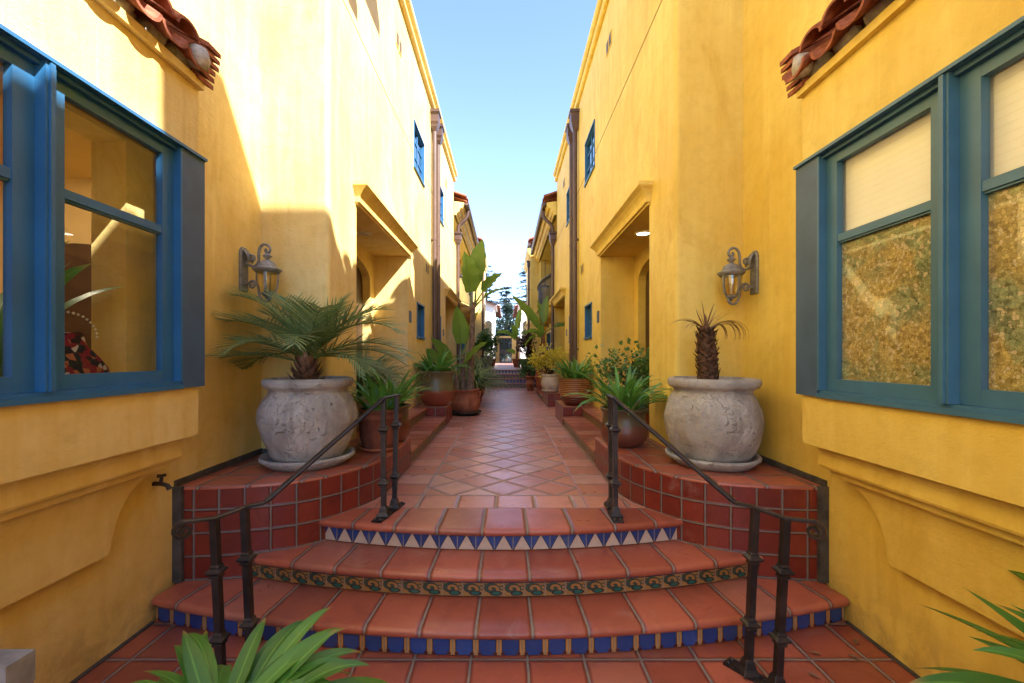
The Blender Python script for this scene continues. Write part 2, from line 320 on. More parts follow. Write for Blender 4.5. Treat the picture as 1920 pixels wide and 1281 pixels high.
# ------------------------------------------------------------------ mesh helper
class MB:
    def __init__(s): s.v = []; s.f = []; s.uv = []; s.mi = []; s.sm = []
    def face(s, pts, uv=None, mi=0, sm=False):
        i = len(s.v); s.v += [tuple(p) for p in pts]; s.f.append(tuple(range(i, i + len(pts))))
        s.uv.append(list(uv) if uv else [(0.5, 0.5)] * len(pts)); s.mi.append(mi); s.sm.append(sm)
    def grid(s, rows, uvs=None, closed=False, mi=0, sm=True):
        i0 = len(s.v); n = len(rows[0])
        for r in rows: s.v += [tuple(p) for p in r]
        for a in range(len(rows) - 1):
            for b in range(n if closed else n - 1):
                c = (b + 1) % n
                s.f.append((i0 + a * n + b, i0 + a * n + c, i0 + (a + 1) * n + c, i0 + (a + 1) * n + b))
                s.uv.append([uvs[a][b], uvs[a][c], uvs[a + 1][c], uvs[a + 1][b]] if uvs else [(.5, .5)] * 4)
                s.mi.append(mi); s.sm.append(sm)
    def box(s, x0, x1, y0, y1, z0, z1, mi=0):
        if x0 > x1: x0, x1 = x1, x0
        p = [Vector((x, y, z)) for z in (z0, z1) for y in (y0, y1) for x in (x0, x1)]
        for q in ((0, 2, 3, 1), (4, 5, 7, 6), (0, 1, 5, 4), (2, 6, 7, 3), (0, 4, 6, 2), (1, 3, 7, 5)):
            P = [p[i] for i in q]
            nrm = (P[1] - P[0]).cross(P[2] - P[0])
            ax = max(range(3), key=lambda i: abs(nrm[i])); a, b = [i for i in range(3) if i != ax]
            s.face(P, [(v[a] / .155, v[b] / .155) for v in P], mi)
    def tube(s, path, rad, n=10, cap=True, mi=0):
        rows = []; path = [Vector(p) for p in path]; prev = None
        for i, p in enumerate(path):
            t = (path[min(i + 1, len(path) - 1)] - path[max(i - 1, 0)]).normalized()
            if prev is None: u = t.orthogonal().normalized()
            else: u = (prev - t * prev.dot(t)).normalized()
            prev = u; v = t.cross(u); r = rad[i] if isinstance(rad, (list, tuple)) else rad
            rows.append([p + (u * math.cos(2 * math.pi * k / n) + v * math.sin(2 * math.pi * k / n)) * r for k in range(n)])
        s.grid(rows, closed=True, mi=mi)
        if cap: s.face(rows[0][::-1], mi=mi); s.face(rows[-1], mi=mi)
    def bar(s, path, up, w, h, mi=0):
        """flat bar swept along a path: w across, h along 'up'"""
        path = [Vector(p) for p in path]; rows = []
        for i, p in enumerate(path):
            t = (path[min(i + 1, len(path) - 1)] - path[max(i - 1, 0)]).normalized()
            u = up(i) if callable(up) else Vector(up)
            sd_ = t.cross(u).normalized(); uu = sd_.cross(t).normalized()
            rows.append([p + sd_ * a * w / 2 + uu * b * h / 2 for a, b in ((-1, -1), (1, -1), (1, .5), (.6, 1), (-.6, 1), (-1, .5))])
        s.grid(rows, closed=True, mi=mi, sm=False); s.face(rows[0][::-1], mi=mi); s.face(rows[-1], mi=mi)
    def lathe(s, prof, c=(0, 0, 0), n=32, disp=0.0, seed=0, mi=0, sx=1, sy=1):
        rows = []
        for r, z in prof:
            row = []
            for k in range(n):
                a = 2 * math.pi * k / n; rr = r
                if disp and r > .01:
                    q = Vector((math.cos(a) * 1.6, math.sin(a) * 1.6, z * 4 + seed)); rr += disp * noise.fractal(q, 1, 2, 4)
                row.append((c[0] + rr * math.cos(a) * sx, c[1] + rr * math.sin(a) * sy, c[2] + z))
            rows.append(row)
        s.grid(rows, closed=True, mi=mi)
    def build(s, name, mats, parent=None, bevel=0, merge=False, smooth_angle=None):
        me = bpy.data.meshes.new(name); me.from_pydata(s.v, [], s.f)
        ul = me.uv_layers.new(name="UVMap"); i = 0
        for u in s.uv:
            for q in u: ul.data[i].uv = q; i += 1
        for k, p in enumerate(me.polygons): p.material_index = s.mi[k]; p.use_smooth = s.sm[k]
        bm = bmesh.new(); bm.from_mesh(me)
        if merge: bmesh.ops.remove_doubles(bm, verts=bm.verts, dist=.0004)
        bmesh.ops.recalc_face_normals(bm, faces=bm.faces); bm.to_mesh(me); bm.free()
        for m in (mats if isinstance(mats, (list, tuple)) else [mats]): me.materials.append(m)
        o = bpy.data.objects.new(name, me); COL.objects.link(o)
        if parent is not None:
            o.parent = parent
            t = parent
            L = Vector((0, 0, 0))
            if t.get('_world'): o.matrix_parent_inverse = Matrix.Translation(-Vector(t['_world']))
        if bevel:
            b = o.modifiers.new("bevel", 'BEVEL'); b.width = bevel; b.segments = 2; b.limit_method = 'ANGLE'; b.angle_limit = R_(35)
        return o

def thing(name, label, cat, loc, group=None, world=True, rz=0):
    """an Empty at the thing's base; world=True: its parts are modelled in place"""
    o = bpy.data.objects.new(name, None); COL.objects.link(o); o.location = loc; o.rotation_euler = (0, 0, rz)
    o.empty_display_size = .1
    o['label'] = label; o['category'] = cat
    if group: o['group'] = group
    if world: o['_world'] = tuple(loc)
    return o
def sub(o_parent, mb, name, mats, **k):
    """a piece of a part (same frame as the part's mesh)"""
    o = mb.build(name, mats, None, **k); o.parent = o_parent; return o
def structure(o): o['kind'] = 'structure'; return o
XC = -.04
def zr(r): return CAMZ + r
def X(s, w): return XC + s * w
RS = .157; ZL = 3 * RS; ZP = .78; ZU = 7 * RS
TP = .306
# ================================================================== GROUND, PAVING, STEPS
g = MB(); g.box(-300, 300, -300, 600, -.6, -.02); structure(g.build("ground", M['earth']))
g = MB(); g.face([(-2.4, -7, 0), (2.4, -7, 0), (2.4, 3.2, 0), (-2.4, 3.2, 0)], [((x + .19) / TP, (y - 2.31) / TP) for x, y in ((-2.4, -7), (2.4, -7), (2.4, 3.2), (-2.4, 3.2))])
structure(g.build("lower_paving", M['step_tile']))
g = MB(); g.box(-40, 40, -40, -7.2, -.02, -.004); structure(g.build("street_behind", M['asphalt']))

RI = [(2.33, .069, 0.0), (2.62, .087, RS), (2.91, .104, 2 * RS)]      # riser: y at the middle, bow, foot height
def ry(i, x): return RI[i][0] + RI[i][1] * (x - XC) ** 2
def tread(mb, i, hw, yback, ztop, scale=.97, n=48, th=.048):
    prof_n = [(-.028, -th), (-.036, -th * .8), (-.041, -th * .5), (-.036, -th * .2), (-.024, -.003), (-.005, 0)]
    rows = []; uvs = []; L = 0; last = None
    for k in range(n + 1):
        x = -hw + 2 * hw * k / n; X0 = XC + x; y0 = ry(i, X0)
        if last is not None: L += math.hypot(X0 - last[0], y0 - last[1])
        last = (X0, y0); u = (L - 0) / TP
        yb = max(yback(X0), y0 + .02); D = yb - y0
        row = [(X0, y0 + .02, ztop - th)] + [(X0, y0 + d, ztop + z) for d, z in prof_n] + [(XC + x * (1 - (1 - scale) * t), y0 + D * t, ztop) for t in (.2, .4, .6, .8, 1)]
        m = len(row); uv = [(u, .06 + .86 * j / (m - 1)) for j in range(m)]
        rows.append(row); uvs.append(uv)
    off = -uvs[n // 2][0][0]
    off = round(off) - off + .12 if False else .5 - (uvs[n // 2][0][0] % 1) - .10
    uvs = [[(u + off, v) for u, v in r] for r in uvs]
    mb.grid(rows, uvs)
def riser(mb, i, hw, z0, z1, n=48):
    rows = []; uvs = []; L = 0; last = None
    for k in range(n + 1):
        x = XC - hw + 2 * hw * k / n; y = ry(i, x)
        if last: L += math.hypot(x - last[0], y - last[1])
        last = (x, y); u = L / .127
        rows.append([(x, y, z0), (x, y, z1)]); uvs.append([(u, 0.02), (u, .98)])
    mb.grid(rows, uvs, sm=False)
steps = thing("curved_steps", "flight of three bowed terracotta steps with painted tile risers below the walkway", "steps", (XC, 2.4, 0))
for i, (mat, hw) in enumerate((('blue_riser', 2.13), ('scroll', 1.85), ('tri', 1.42))):
    r = MB(); riser(r, i, hw, i * RS + .006, (i + 1) * RS - .048)
    r.build("riser", M[mat], steps)
    t = MB(); yb = (lambda x: ry(1, x) + .03) if i == 0 else (lambda x: ry(2, x) + .03) if i == 1 else (lambda x: max(3.278, ry(2, x) + .1))
    tread(t, i, hw, yb, (i + 1) * RS)
    t.build("tread", M['step_tile'], steps)

# walkway: border rows, diagonal fields
def flat(mb, x0, x1, y0, y1, z, fu, mi=0):
    P = [(x0, y0), (x1, y0), (x1, y1), (x0, y1)]
    mb.face([(x, y, z) for x, y in P], [fu(x, y) for x, y in P], mi)
D = .4325; y_d = 800 * 1.169 / (246.9)                                   # a row of diamond corners
def diag(x, y): a = (x - .62) / D; b = (y - y_d) / D; return (a + b, b - a)
wk = MB(); BL, BR = -.695, .62; WL, WR = X(-1, 1.0), X(1, 1.0)
flat(wk, -1.5, 1.45, 3.24, 3.278, ZL - .004, lambda x, y: (.5, .5))
flat(wk, BL, BR, 3.278, 3.59, ZL, lambda x, y: ((x + .08) / TP, (y - 3.278) / .312))
for a, b in ((WL - .25, BL), (BR, WR + .25)):
    w0 = (b - .33, b) if b == BL else (a, a + .33)
    flat(wk, w0[0], w0[1], 3.278, 7.26, ZL, lambda x, y, w0=w0: ((x - w0[0]) / .33, (y - 3.278) / .312))
    w1 = (w0[0] - .3, w0[0]) if b == BL else (w0[1], w0[1] + .3)
    flat(wk, w1[0], w1[1], 3.05, 7.26, ZL - .002, lambda x, y, w1=w1: ((x - w1[0]) / .33, (y - 3.278) / .312))
    flat(wk, w0[0], w0[1], 9.45, 15.95, ZL, lambda x, y, w0=w0: ((x - w0[0]) / .33, (y - 9.45) / .312))
    flat(wk, w1[0] - .7, w1[1] + .7, 9.45, 15.95, ZL - .003, lambda x, y, w1=w1: ((x - w1[0]) / .33, (y - 9.45) / .312))
flat(wk, BL, BR, 3.59, 7.26, ZL, diag); flat(wk, BL, BR, 9.45, 15.95, ZL, diag)
flat(wk, -1.9, 1.85, 7.26, 9.45, ZL, diag)
structure(wk.build("walkway", M['floor_tile']))
up = MB(); flat(up, -1.9, 1.85, 16.80, 34.7, ZU, diag)
structure(up.build("upper_walkway", M['floor_tile']))
g = MB(); g.box(-60, 60, 35.4, 120, ZU - .4, ZU - .03); structure(g.build("far_street", M['asphalt']))
# far flight of four straight steps
fs = thing("far_steps", "straight flight of four tiled steps at the far end of the walkway", "steps", (XC, 16, ZL))
for i, mat in enumerate(('scroll', 'blue_riser', 'scroll', 'tri')):
    y = 15.95 + .285 * i; z0 = ZL + RS * i
    r = MB(); r.face([(-1.3, y, z0), (1.25, y, z0), (1.25, y, z0 + RS - .04), (-1.3, y, z0 + RS - .04)], [(0, .02), (20, .02), (20, .98), (0, .98)]); r.build("riser", M[mat], fs)
    t = MB(); prof = [(y + .02, z0 + RS - .042), (y - .025, z0 + RS - .042), (y - .034, z0 + RS - .02), (y - .022, z0 + RS), (y + .31, z0 + RS)]
    t.grid([[(-1.3, a, b) for a, b in prof], [(1.25, a, b) for a, b in prof]], [[(0, .1 + .2 * j) for j in range(5)], [(8.3, .1 + .2 * j) for j in range(5)]], sm=False)
    t.build("tread", M['step_tile'], fs)

# ================================================================== PLANTERS, ENTRY STEPS, PEDESTALS
PL = [(.985, 4.55), (.985, 4.1), (.987, 3.8), (1.0, 3.62), (1.035, 3.47), (1.09, 3.34), (1.166, 3.21), (1.26, 3.085), (1.37, 2.985), (1.5, 2.915), (1.66, 2.865), (1.9, 2.825), (2.145, 2.81)]
def smooth_path(P, k=5):
    out = []
    for i in range(len(P) - 1):
        p0, p1, p2, p3 = P[max(i - 1, 0)], P[i], P[i + 1], P[min(i + 2, len(P) - 1)]
        for j in range(k):
            t = j / k
            out.append(tuple(.5 * ((2 * b) + (-a + c) * t + (2 * a - 5 * b + 4 * c - d) * t * t + (-a + 3 * b - 3 * c + d) * t ** 3) for a, b, c, d in zip(p0, p1, p2, p3)))
    return out + [P[-1]]
side_word = {-1: "left", 1: "right"}
def planter(s, label):
    t = thing("tiled_planter", label, "planter", (X(s, 1.5), 3.4, 0), "red tiled planter ledges beside the steps")
    P = smooth_path(PL); L = 0; rows = []; uvs = []; last = None
    for w, y in P:
        if last: L += math.hypot(w - last[0], y - last[1])
        last = (w, y)
        rows.append([(X(s, w), y, ZP), (X(s, w), y, 0)]); uvs.append([(L / .158, 0.0), (L / .158, -ZP / .1535)])
    m = MB(); m.grid(rows, uvs, sm=False)
    e = [(X(s, .985), 4.55), (X(s, 1.545), 4.55)]
    m.face([(e[0][0], e[0][1], ZP), (e[1][0], e[1][1], ZP), (e[1][0], e[1][1], 0), (e[0][0], e[0][1], 0)], [(0, 0), (3.6, 0), (3.6, -5), (0, -5)])
    m.build("wall", M['red_tile'], t)
    # top: paving over the ledge with a rounded front edge
    tp = MB(); out = [(X(s, w), y) for w, y in P]; inn = []
    for w, y in P:                                                    # inner edge: straight along the house wall
        f = max(0, min(1, (w - .985) / 1.16)); inn.append((X(s, 1.6 + .545 * min(1, f * 1.15)), 4.55 - (4.55 - 2.83) * f))
    T = MB()
    prof = [(-.004, -.022), (-.006, -.010), (.004, -.001), (.02, .0012)]
    rows = []; uvs = []
    for i, (a, b) in enumerate(zip(out, inn)):
        d = Vector((b[0] - a[0], b[1] - a[1], 0)); l = max(d.length, 1e-6); d /= l
        row = [(a[0] + d.x * q, a[1] + d.y * q, ZP + z) for q, z in prof] + [(b[0], b[1], ZP + .0012)]
        rows.append(row); uvs.append([((p[0] * s + .1) / TP, (p[1] - .02) / TP) for p in row])
    T.grid(rows, uvs)
    T.face([(X(s, 1.3), 3.2, ZP - .002), (X(s, 2.15), 2.95, ZP - .002), (X(s, 2.15), 3.85, ZP - .002), (X(s, 1.3), 4.5, ZP - .002)], [((w + .1) / TP, y / TP) for w, y in ((1.3, 3.2), (2.15, 2.95), (2.15, 3.85), (1.3, 4.5))])
    T.build("top", M['step_tile'], t)
    # black waterproof upstand along the house wall
    u = MB()
    u.box(X(s, 2.125), X(s, 2.144), 2.80, 3.79, ZP - .02, ZP + .042); u.box(X(s, 1.56), X(s, 2.124), 3.775, 3.798, ZP - .02, ZP + .038)
    u.box(X(s, 2.085), X(s, 2.144), 2.785, 2.812, RS + .002, ZP + .006)
    u.box(X(s, 2.124), X(s, 2.144), -1, 2.63, .001, .010)
    u.build("waterproofing", M['dark_trim'], t)
planter(-1, "curved red tiled ledge carrying the palm in its stone urn")
planter(1, "curved red tiled ledge carrying the urn with the dead palm")

def entry_steps(s, y0, y1, label, back=2.08):
    t = thing("entry_steps", label, "steps", (X(s, 1.2), (y0 + y1) / 2, ZL), "tiled steps at the house entrances")
    for (w0, w1, za, zb) in ((1.0, 1.32, ZL, ZL + .155), (1.32, back, ZL + .155, ZP)):
        r = MB(); r.face([(X(s, w0), y0, za), (X(s, w0), y1, za), (X(s, w0), y1, zb - .03), (X(s, w0), y0, zb - .03)], [(y0 / .1, .02), (y1 / .1, .02), (y1 / .1, .8), (y0 / .1, .8)])
        r.build("riser", M['scroll'], t)
        q = MB(); pr = [(w0 + .02, zb - .032), (w0 - .018, zb - .032), (w0 - .028, zb - .016), (w0 - .018, zb), (w1 + .02, zb)]
        a0, a1 = (y0, y1) if w0 < 1.2 else (y0 + .002, y1 - .002)
        q.grid([[(X(s, a), y, b) for a, b in pr] for y in (a0, a1)], [[(y / TP, .07 + .21 * j) for j in range(5)] for y in (y0, y1)], sm=False)
        q.build("tread", M['step_tile'], t)
def pedestal(s, y0, y1, label, w1=1.545):
    t = thing("tiled_pedestal", label, "pedestal", (X(s, 1.25), y0, ZL), "low red tiled plinths along the walkway")
    m = MB(); w0 = .985
    m.face([(X(s, w0), y0, ZL), (X(s, w1), y0, ZL), (X(s, w1), y0, ZP), (X(s, w0), y0, ZP)], [(0, 0), ((w1 - w0) / .18, 0), ((w1 - w0) / .18, 2), (0, 2)])
    m.face([(X(s, w0), y0, ZL), (X(s, w0), y1, ZL), (X(s, w0), y1, ZP), (X(s, w0), y0, ZP)], [(0, 0), ((y1 - y0) / .2, 0), ((y1 - y0) / .2, 1), (0, 1)])
    m.face([(X(s, w0), y1, ZL), (X(s, w1), y1, ZL), (X(s, w1), y1, ZP), (X(s, w0), y1, ZP)], [(0, 0), (3, 0), (3, 2), (0, 2)])
    m.build("wall", M['red_tile'], t)
    q = MB(); flat(q, min(X(s, w0 - .004), X(s, w1)), max(X(s, w0 - .004), X(s, w1)), y0 - .004, y1 + .004, ZP + .001, lambda x, y: ((x - X(s, w0)) / TP, (y - y0) / TP))
    q.build("top", M['step_tile'], t)
entry_steps(-1, 4.55, 7.2, "two tiled steps climbing to the near entrance of the sunlit house")
entry_steps(1, 4.55, 7.2, "two tiled steps climbing to the near entrance with the lit ceiling lamp")
entry_steps(-1, 10.9, 13.4, "tiled steps to the far entrance behind the tall banana plant")
entry_steps(1, 10.9, 13.4, "tiled steps to the far entrance behind the yellow shrub")
pedestal(-1, 7.2, 8.05, "red tiled plinth under the olive and red glazed pot")
pedestal(1, 7.2, 8.3, "red tiled plinth under the ribbed ochre pot")
pedestal(1, 9.85, 10.9, "red tiled plinth under the cream urn of the yellow shrub")
pedestal(1, 12.6, 13.6, "red tiled plinth under the round terracotta pot")

# ================================================================== HOUSES
def holed(mb, s, w, y0, y1, z0, z1, holes, flip=False):
    """wall sheet at half-width w with openings (ya, yb, za, zb, depth); the reveals run into the wall"""
    ys = sorted({y0, y1, *[h[0] for h in holes], *[h[1] for h in holes]}); zs = sorted({z0, z1, *[h[2] for h in holes], *[h[3] for h in holes]})
    ys = [v for v in ys if y0 <= v <= y1]; zs = [v for v in zs if z0 <= v <= z1]
    for a, b in zip(ys, ys[1:]):
        for c, d in zip(zs, zs[1:]):
            if any(h[0] < (a + b) / 2 < h[1] and h[2] < (c + d) / 2 < h[3] for h in holes): continue
            mb.face([(X(s, w), a, c), (X(s, w), b, c), (X(s, w), b, d), (X(s, w), a, d)])
    for h in holes:
        ya, yb, za, zb, dp = h; cut_t, cut_b = zb > z1, za < z0 - .001; ya = max(ya, y0); yb = min(yb, y1); za = max(za, z0); zb = min(zb, z1); q = w + dp
        if (ya, yb) == (yb, ya): continue
        P = lambda ww, y, z: (X(s, ww), y, z)
        mb.face([P(w, yb, za), P(q, yb, za), P(q, yb, zb), P(w, yb, zb)]); mb.face([P(w, ya, za), P(q, ya, za), P(q, ya, zb), P(w, ya, zb)])
        
        if not cut_t: mb.face([P(w, ya, zb), P(w, yb, zb), P(q, yb, zb), P(q, ya, zb)])
        if not cut_b: mb.face([P(w, ya, za), P(w, yb, za), P(q, yb, za), P(q, ya, za)])

def window(parent, s, w, ya, yb, za, zb, cols=2, rows=2, deep=.05, shutter=False, glass='glass_reflective'):
    f = MB(); wf = w + deep; t = .055
    def bx(y0, y1, z0, z1, d0=0.0, d1=.05): f.box(X(s, wf + d0), X(s, wf + d1), y0, y1, z0, z1)
    bx(ya, ya + t, za, zb); bx(yb - t, yb, za, zb); bx(ya + t, yb - t, zb - t, zb); bx(ya + t, yb - t, za, za + t + .01)
    for i in range(1, cols): y = ya + (yb - ya) * i / cols; bx(y - .014, y + .014, za + t, zb - t, .012, .04)
    for j in range(1, rows):
        z = za + (zb - za) * j / rows
        for i in range(cols):
            a = ya + t if i == 0 else ya + (yb - ya) * i / cols + .014; b = yb - t if i == cols - 1 else ya + (yb - ya) * (i + 1) / cols - .014
            bx(a, b, z - .013, z + .013, .014, .038)
    # outer casing and sill flush in the opening
    f.box(X(s, w - .012), X(s, wf - .002), ya - .004, ya + .022, za, zb); f.box(X(s, w - .012), X(s, wf - .002), yb - .022, yb + .004, za, zb)
    f.box(X(s, w - .02), X(s, wf - .002), ya - .01, yb + .01, zb - .022, zb + .006); f.box(X(s, w - .03), X(s, wf - .002), ya - .012, yb + .012, za - .014, za + .02)
    o = f.build("window", M['blue'], parent)
    p = MB(); p.face([(X(s, wf + .026), ya + t, za + t), (X(s, wf + .026), yb - t, za + t), (X(s, wf + .026), yb - t, zb - t), (X(s, wf + .026), ya + t, zb - t)])
    sub(o, p, "pane", M[glass])
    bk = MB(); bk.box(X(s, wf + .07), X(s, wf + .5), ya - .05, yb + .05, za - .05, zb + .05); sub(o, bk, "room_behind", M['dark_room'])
    return o

def hood(parent, s, w, ya, yb, ztop, h, pr, mat):
    """crown-moulded entrance hood: stepped cove swept round three sides"""
    prof = [(0.0, 0.0), (.02, 0.0), (.02, .018), (.045, .022), (.05, .045), (.055, .07), (.07, .10), (.10, .135), (.135, .16), (.14, .165), (.14, .20), (.0, .205)]
    k = h / .205; kp = pr / .14
    m = MB(); rows = []
    for (yy, ysgn) in ((ya, -1), (yb, 1)):
        pass
    front = lambda p, z, e: None
    def ring(side):   # mitred corners
        return [(X(s, w - p * kp), (ya - p * kp * .7) if side == 0 else (yb + p * kp * .7), ztop - h + z * k) for p, z in prof]
    def wallring(side): return [(X(s, w + .003), (ya - p * kp * .7) if side == 0 else (yb + p * kp * .7), ztop - h + z * k) for p, z in prof]
    m.grid([wallring(0), ring(0), ring(1), wallring(1)], sm=False)
    return m.build("entry_hood", mat, parent)

def gutter(parent, s, w, ya, yb, z, r=.075):
    m = MB(); rows = []
    for y in (ya, yb):
        rows.append([(X(s, w) + r * math.cos(a) * -s, y, z + r * math.sin(a)) for a in [math.pi + math.pi * i / 10 for i in range(11)]] + [(X(s, w) + r * .86 * math.cos(a) * -s, y, z + r * .86 * math.sin(a)) for a in [2 * math.pi - math.pi * i / 10 for i in range(11)]])
    m.grid(rows, closed=True, sm=True)
    for y in (ya, yb): m.face([(X(s, w) + r * math.cos(a) * -s, y, z + r * math.sin(a)) for a in [math.pi + math.pi * i / 10 for i in range(11)]])
    return m.build("gutter", M['brown_metal'], parent)

def leader_head(o, s, w, y, ztop, sc=1.0):
    m = MB(); a = .115 * sc
    prof = [(a * 1.25, 0), (a * 1.25, -.06), (a * 1.1, -.065), (a, -.09), (a, -.24), (a * .8, -.29), (a * .75, -.33), (.05, -.40)]
    rows = []
    for hw, z in prof: rows.append([(X(s, w + b * hw * .85), y + c * hw, ztop + z * sc) for b, c in ((-1, -1), (1, -1), (1, 1), (-1, 1))])
    m.grid(rows, closed=True, sm=False); m.face(rows[0])
    sub(o, m, "leader_head", M['brown_metal'])
def drainpipe(parent, s, w, y, z0, z1, r=.05, head=True, sc=1.0):
    m = MB(); m.tube([(X(s, w), y, z0), (X(s, w), y, z1 - (.39 * sc if head else 0))], r, 14)
    for z in (z0 + 1.3, z0 + 3.6): m.tube([(X(s, w), y, z), (X(s, w), y, z + .03)], r * 1.14, 14); m.box(X(s, w + .01), X(s, w + .07), y - .05, y + .05, z, z + .03)
    o = m.build("drainpipe", M['brown_metal'], parent)
    if head: leader_head(o, s, w, y, z1, sc)
    return o

def barrel_tiles(mb, s, wlo, zlo, whi, zhi, ya, yb, pitch=.21, r=.085, th=.016, mi=0, n=8):
    """rows of cover tiles (convex) and pan tiles (concave) running up a slope"""
    k = int((yb - ya) / pitch); rnd = random.Random(int(abs(ya) * 100) + s)
    for i in range(k + 1):
        y = ya + pitch * i + rnd.uniform(-.012, .012)
        for conv in (1, -1):
            yy = y + (0 if conv > 0 else pitch / 2)
            if yy > yb + .05: continue
            j = rnd.uniform(-.02, .03); lift = .072 if conv > 0 else .0
            rows = []
            for (w, z, f) in ((wlo + j, zlo, 1.08), (whi, zhi, .85)):
                A = [math.pi * q / n for q in range(n + 1)]
                o_ = [(X(s, w), yy - r * f * math.cos(a), z + lift + conv * r * f * math.sin(a) * .8) for a in A]
                i_ = [(X(s, w), yy - (r * f - th) * math.cos(a), z + lift + conv * (r * f - th) * math.sin(a) * .8) for a in A[::-1]]
                rows.append(o_ + i_)
            mb.grid(rows, closed=True, mi=mi); mb.face(rows[0], mi=mi)

ZT = zr(5.53); ZJ = zr(3.45)
def house_near(s, label):
    st = M['stucco_left'] if s < 0 else M['stucco']
    H = thing("townhouse", label, "house", (X(s, 2.1), 0, 0), "facing rows of yellow townhouses")
    dz = 0 if s < 0 else -.05
    E1 = (4.5, 6.83, ZP - .002, zr(1.6), .535); E2 = (11.05, 13.4, ZP - .002, zr(1.55), .535)
    W = [(7.27, 8.15, zr(3.235), zr(4.03)), (9.75, 10.65, zr(3.235), zr(4.03)), (7.52, 8.17, zr(.33), zr(.95)), (9.55, 10.25, zr(.33), zr(.95))]
    holes = [E1, E2] + [(*w, .08) for w in W]
    bayh = (.95, 2.45, zr(-.165) + dz, zr(1.23) + dz, .2)
    m = MB(); wo = 1.545; rc = .045
    # near wall with the bay's opening, return wall, rounded corner, long outer wall
    ZN = ZT if s < 0 else zr(5.12); ZQ = ZT if s < 0 else zr(4.72); YQ = 4.95
    holed(m, s, 2.145, -.04, 3.8, 0, ZN, [bayh])
    P = [(2.145, 3.8), (wo + rc, 3.8)] + [(wo + rc - rc * math.sin(a), 3.8 + rc - rc * math.cos(a)) for a in [math.pi / 2 * i / 6 for i in range(1, 7)]]
    for z0, z1 in ((0, ZJ - .008), (ZJ + .008, ZQ)):
        m.grid([[(X(s, w), y, z0) for w, y in P], [(X(s, w), y, z1) for w, y in P]])
    i1 = [(wo + .012 if q[0] < 2 else q[0], q[1] + .012 if q[0] < 2 else q[1]) for q in P]
    m.grid([[(X(s, max(w, wo + .012)), max(y, 3.812), ZJ - .008) for w, y in P], [(X(s, max(w, wo + .012)), max(y, 3.812), ZJ + .008) for w, y in P]], sm=False)
    holed(m, s, wo, 3.8 + rc, 13.9, 0, ZJ - .008, [h for h in holes if h[2] < ZJ - .05])
    up_ = [(a, b, c, d, e) for a, b, c, d, e in holes if d > ZJ]
    lo_ = up_
    # strip between: windows straddle the joint line
    holed(m, s, wo, 3.8 + rc, YQ, ZJ + .008, ZQ, []); m.face([(X(s, wo), YQ, ZQ), (X(s, 7), YQ, ZQ), (X(s, 7), YQ, ZT), (X(s, wo), YQ, ZT)])
    holed(m, s, wo, YQ, 12.75, ZJ + .008, ZT, [(a, b, c, d, e) for a, b, c, d, e in up_])
    for a, b, c, d, e in up_:
        pass
    for a, b in ((3.81, 7.27), (8.15, 9.75), (10.65, 13.9)):
        m.face([(X(s, wo + .011), a, ZJ - .012), (X(s, wo + .011), b, ZJ - .012), (X(s, wo + .011), b, ZJ + .012), (X(s, wo + .011), a, ZJ + .012)])
    m.face([(X(s, wo), 13.9, 0), (X(s, 7), 13.9, 0), (X(s, 7), 13.9, ZJ), (X(s, wo), 13.9, ZJ)])
    m.face([(X(s, wo), 12.75, ZJ), (X(s, 7), 12.75, ZJ), (X(s, 7), 12.75, ZT), (X(s, wo), 12.75, ZT)])
    m.face([(X(s, wo), 12.75, ZJ), (X(s, 7), 12.75, ZJ), (X(s, 7), 13.9, ZJ), (X(s, wo), 13.9, ZJ)])
    m.face([(X(s, 7), -.04, 0), (X(s, 7), 13.9, 0), (X(s, 7), 13.9, ZT), (X(s, 7), YQ, ZT), (X(s, 7), YQ, ZQ), (X(s, 7), -.04, ZQ)])
    m.face([(X(s, 2.145), -.04, 0), (X(s, 7), -.04, 0), (X(s, 7), -.04, ZN), (X(s, 2.145), -.04, ZN)])
    m.face([(X(s, wo), YQ, ZT), (X(s, 7), YQ, ZT), (X(s, 7), 12.75, ZT), (X(s, wo), 12.75, ZT)]); m.face([(X(s, wo), 3.8, ZQ), (X(s, 7), 3.8, ZQ), (X(s, 7), YQ, ZQ), (X(s, wo), YQ, ZQ)])
    m.face([(X(s, 2.145), -.04, ZN), (X(s, 7), -.04, ZN), (X(s, 7), 3.8, ZN), (X(s, 2.145), 3.8, ZN)])
    # entrance recess backs with arched door openings
    for (ya, yb, za, zb, dp), (da, db) in ((E1, (4.95, 6.62)), (E2, (11.5, 13.1))):
        q = wo + dp; c = (da + db) / 2; hw = (db - da) / 2; zs_ = zr(1.18); rise = .24; n = 14
        m.face([(X(s, q), ya, za), (X(s, q), da, za), (X(s, q), da, zb), (X(s, q), ya, zb)]); m.face([(X(s, q), db, za), (X(s, q), yb, za), (X(s, q), yb, zb), (X(s, q), db, zb)])
        arc = [(c - hw * math.cos(math.pi * i / n), zs_ + rise * math.sin(math.pi * i / n)) for i in range(n + 1)]
        for (y0, z0), (y1, z1) in zip(arc, arc[1:]):
            m.face([(X(s, q), y0, z0), (X(s, q), y1, z1), (X(s, q), y1, zb), (X(s, q), y0, zb)])
            m.face([(X(s, q), y0, z0), (X(s, q), y1, z1), (X(s, q + .16), y1, z1), (X(s, q + .16), y0, z0)])
        for y in (da, db): m.face([(X(s, q), y, za), (X(s, q + .16), y, za), (X(s, q + .16), y, zs_), (X(s, q), y, zs_)])
        # low plinth moulding at the foot of the pilaster
    m.box(X(s, wo - .02), X(s, 2.12), 3.77, 3.799, ZP + .1, ZP + .50); m.box(X(s, wo - .035), X(s, 2.12), 3.752, 3.769, ZP + .40, ZP + .455)
    m.build("wall", st, H)
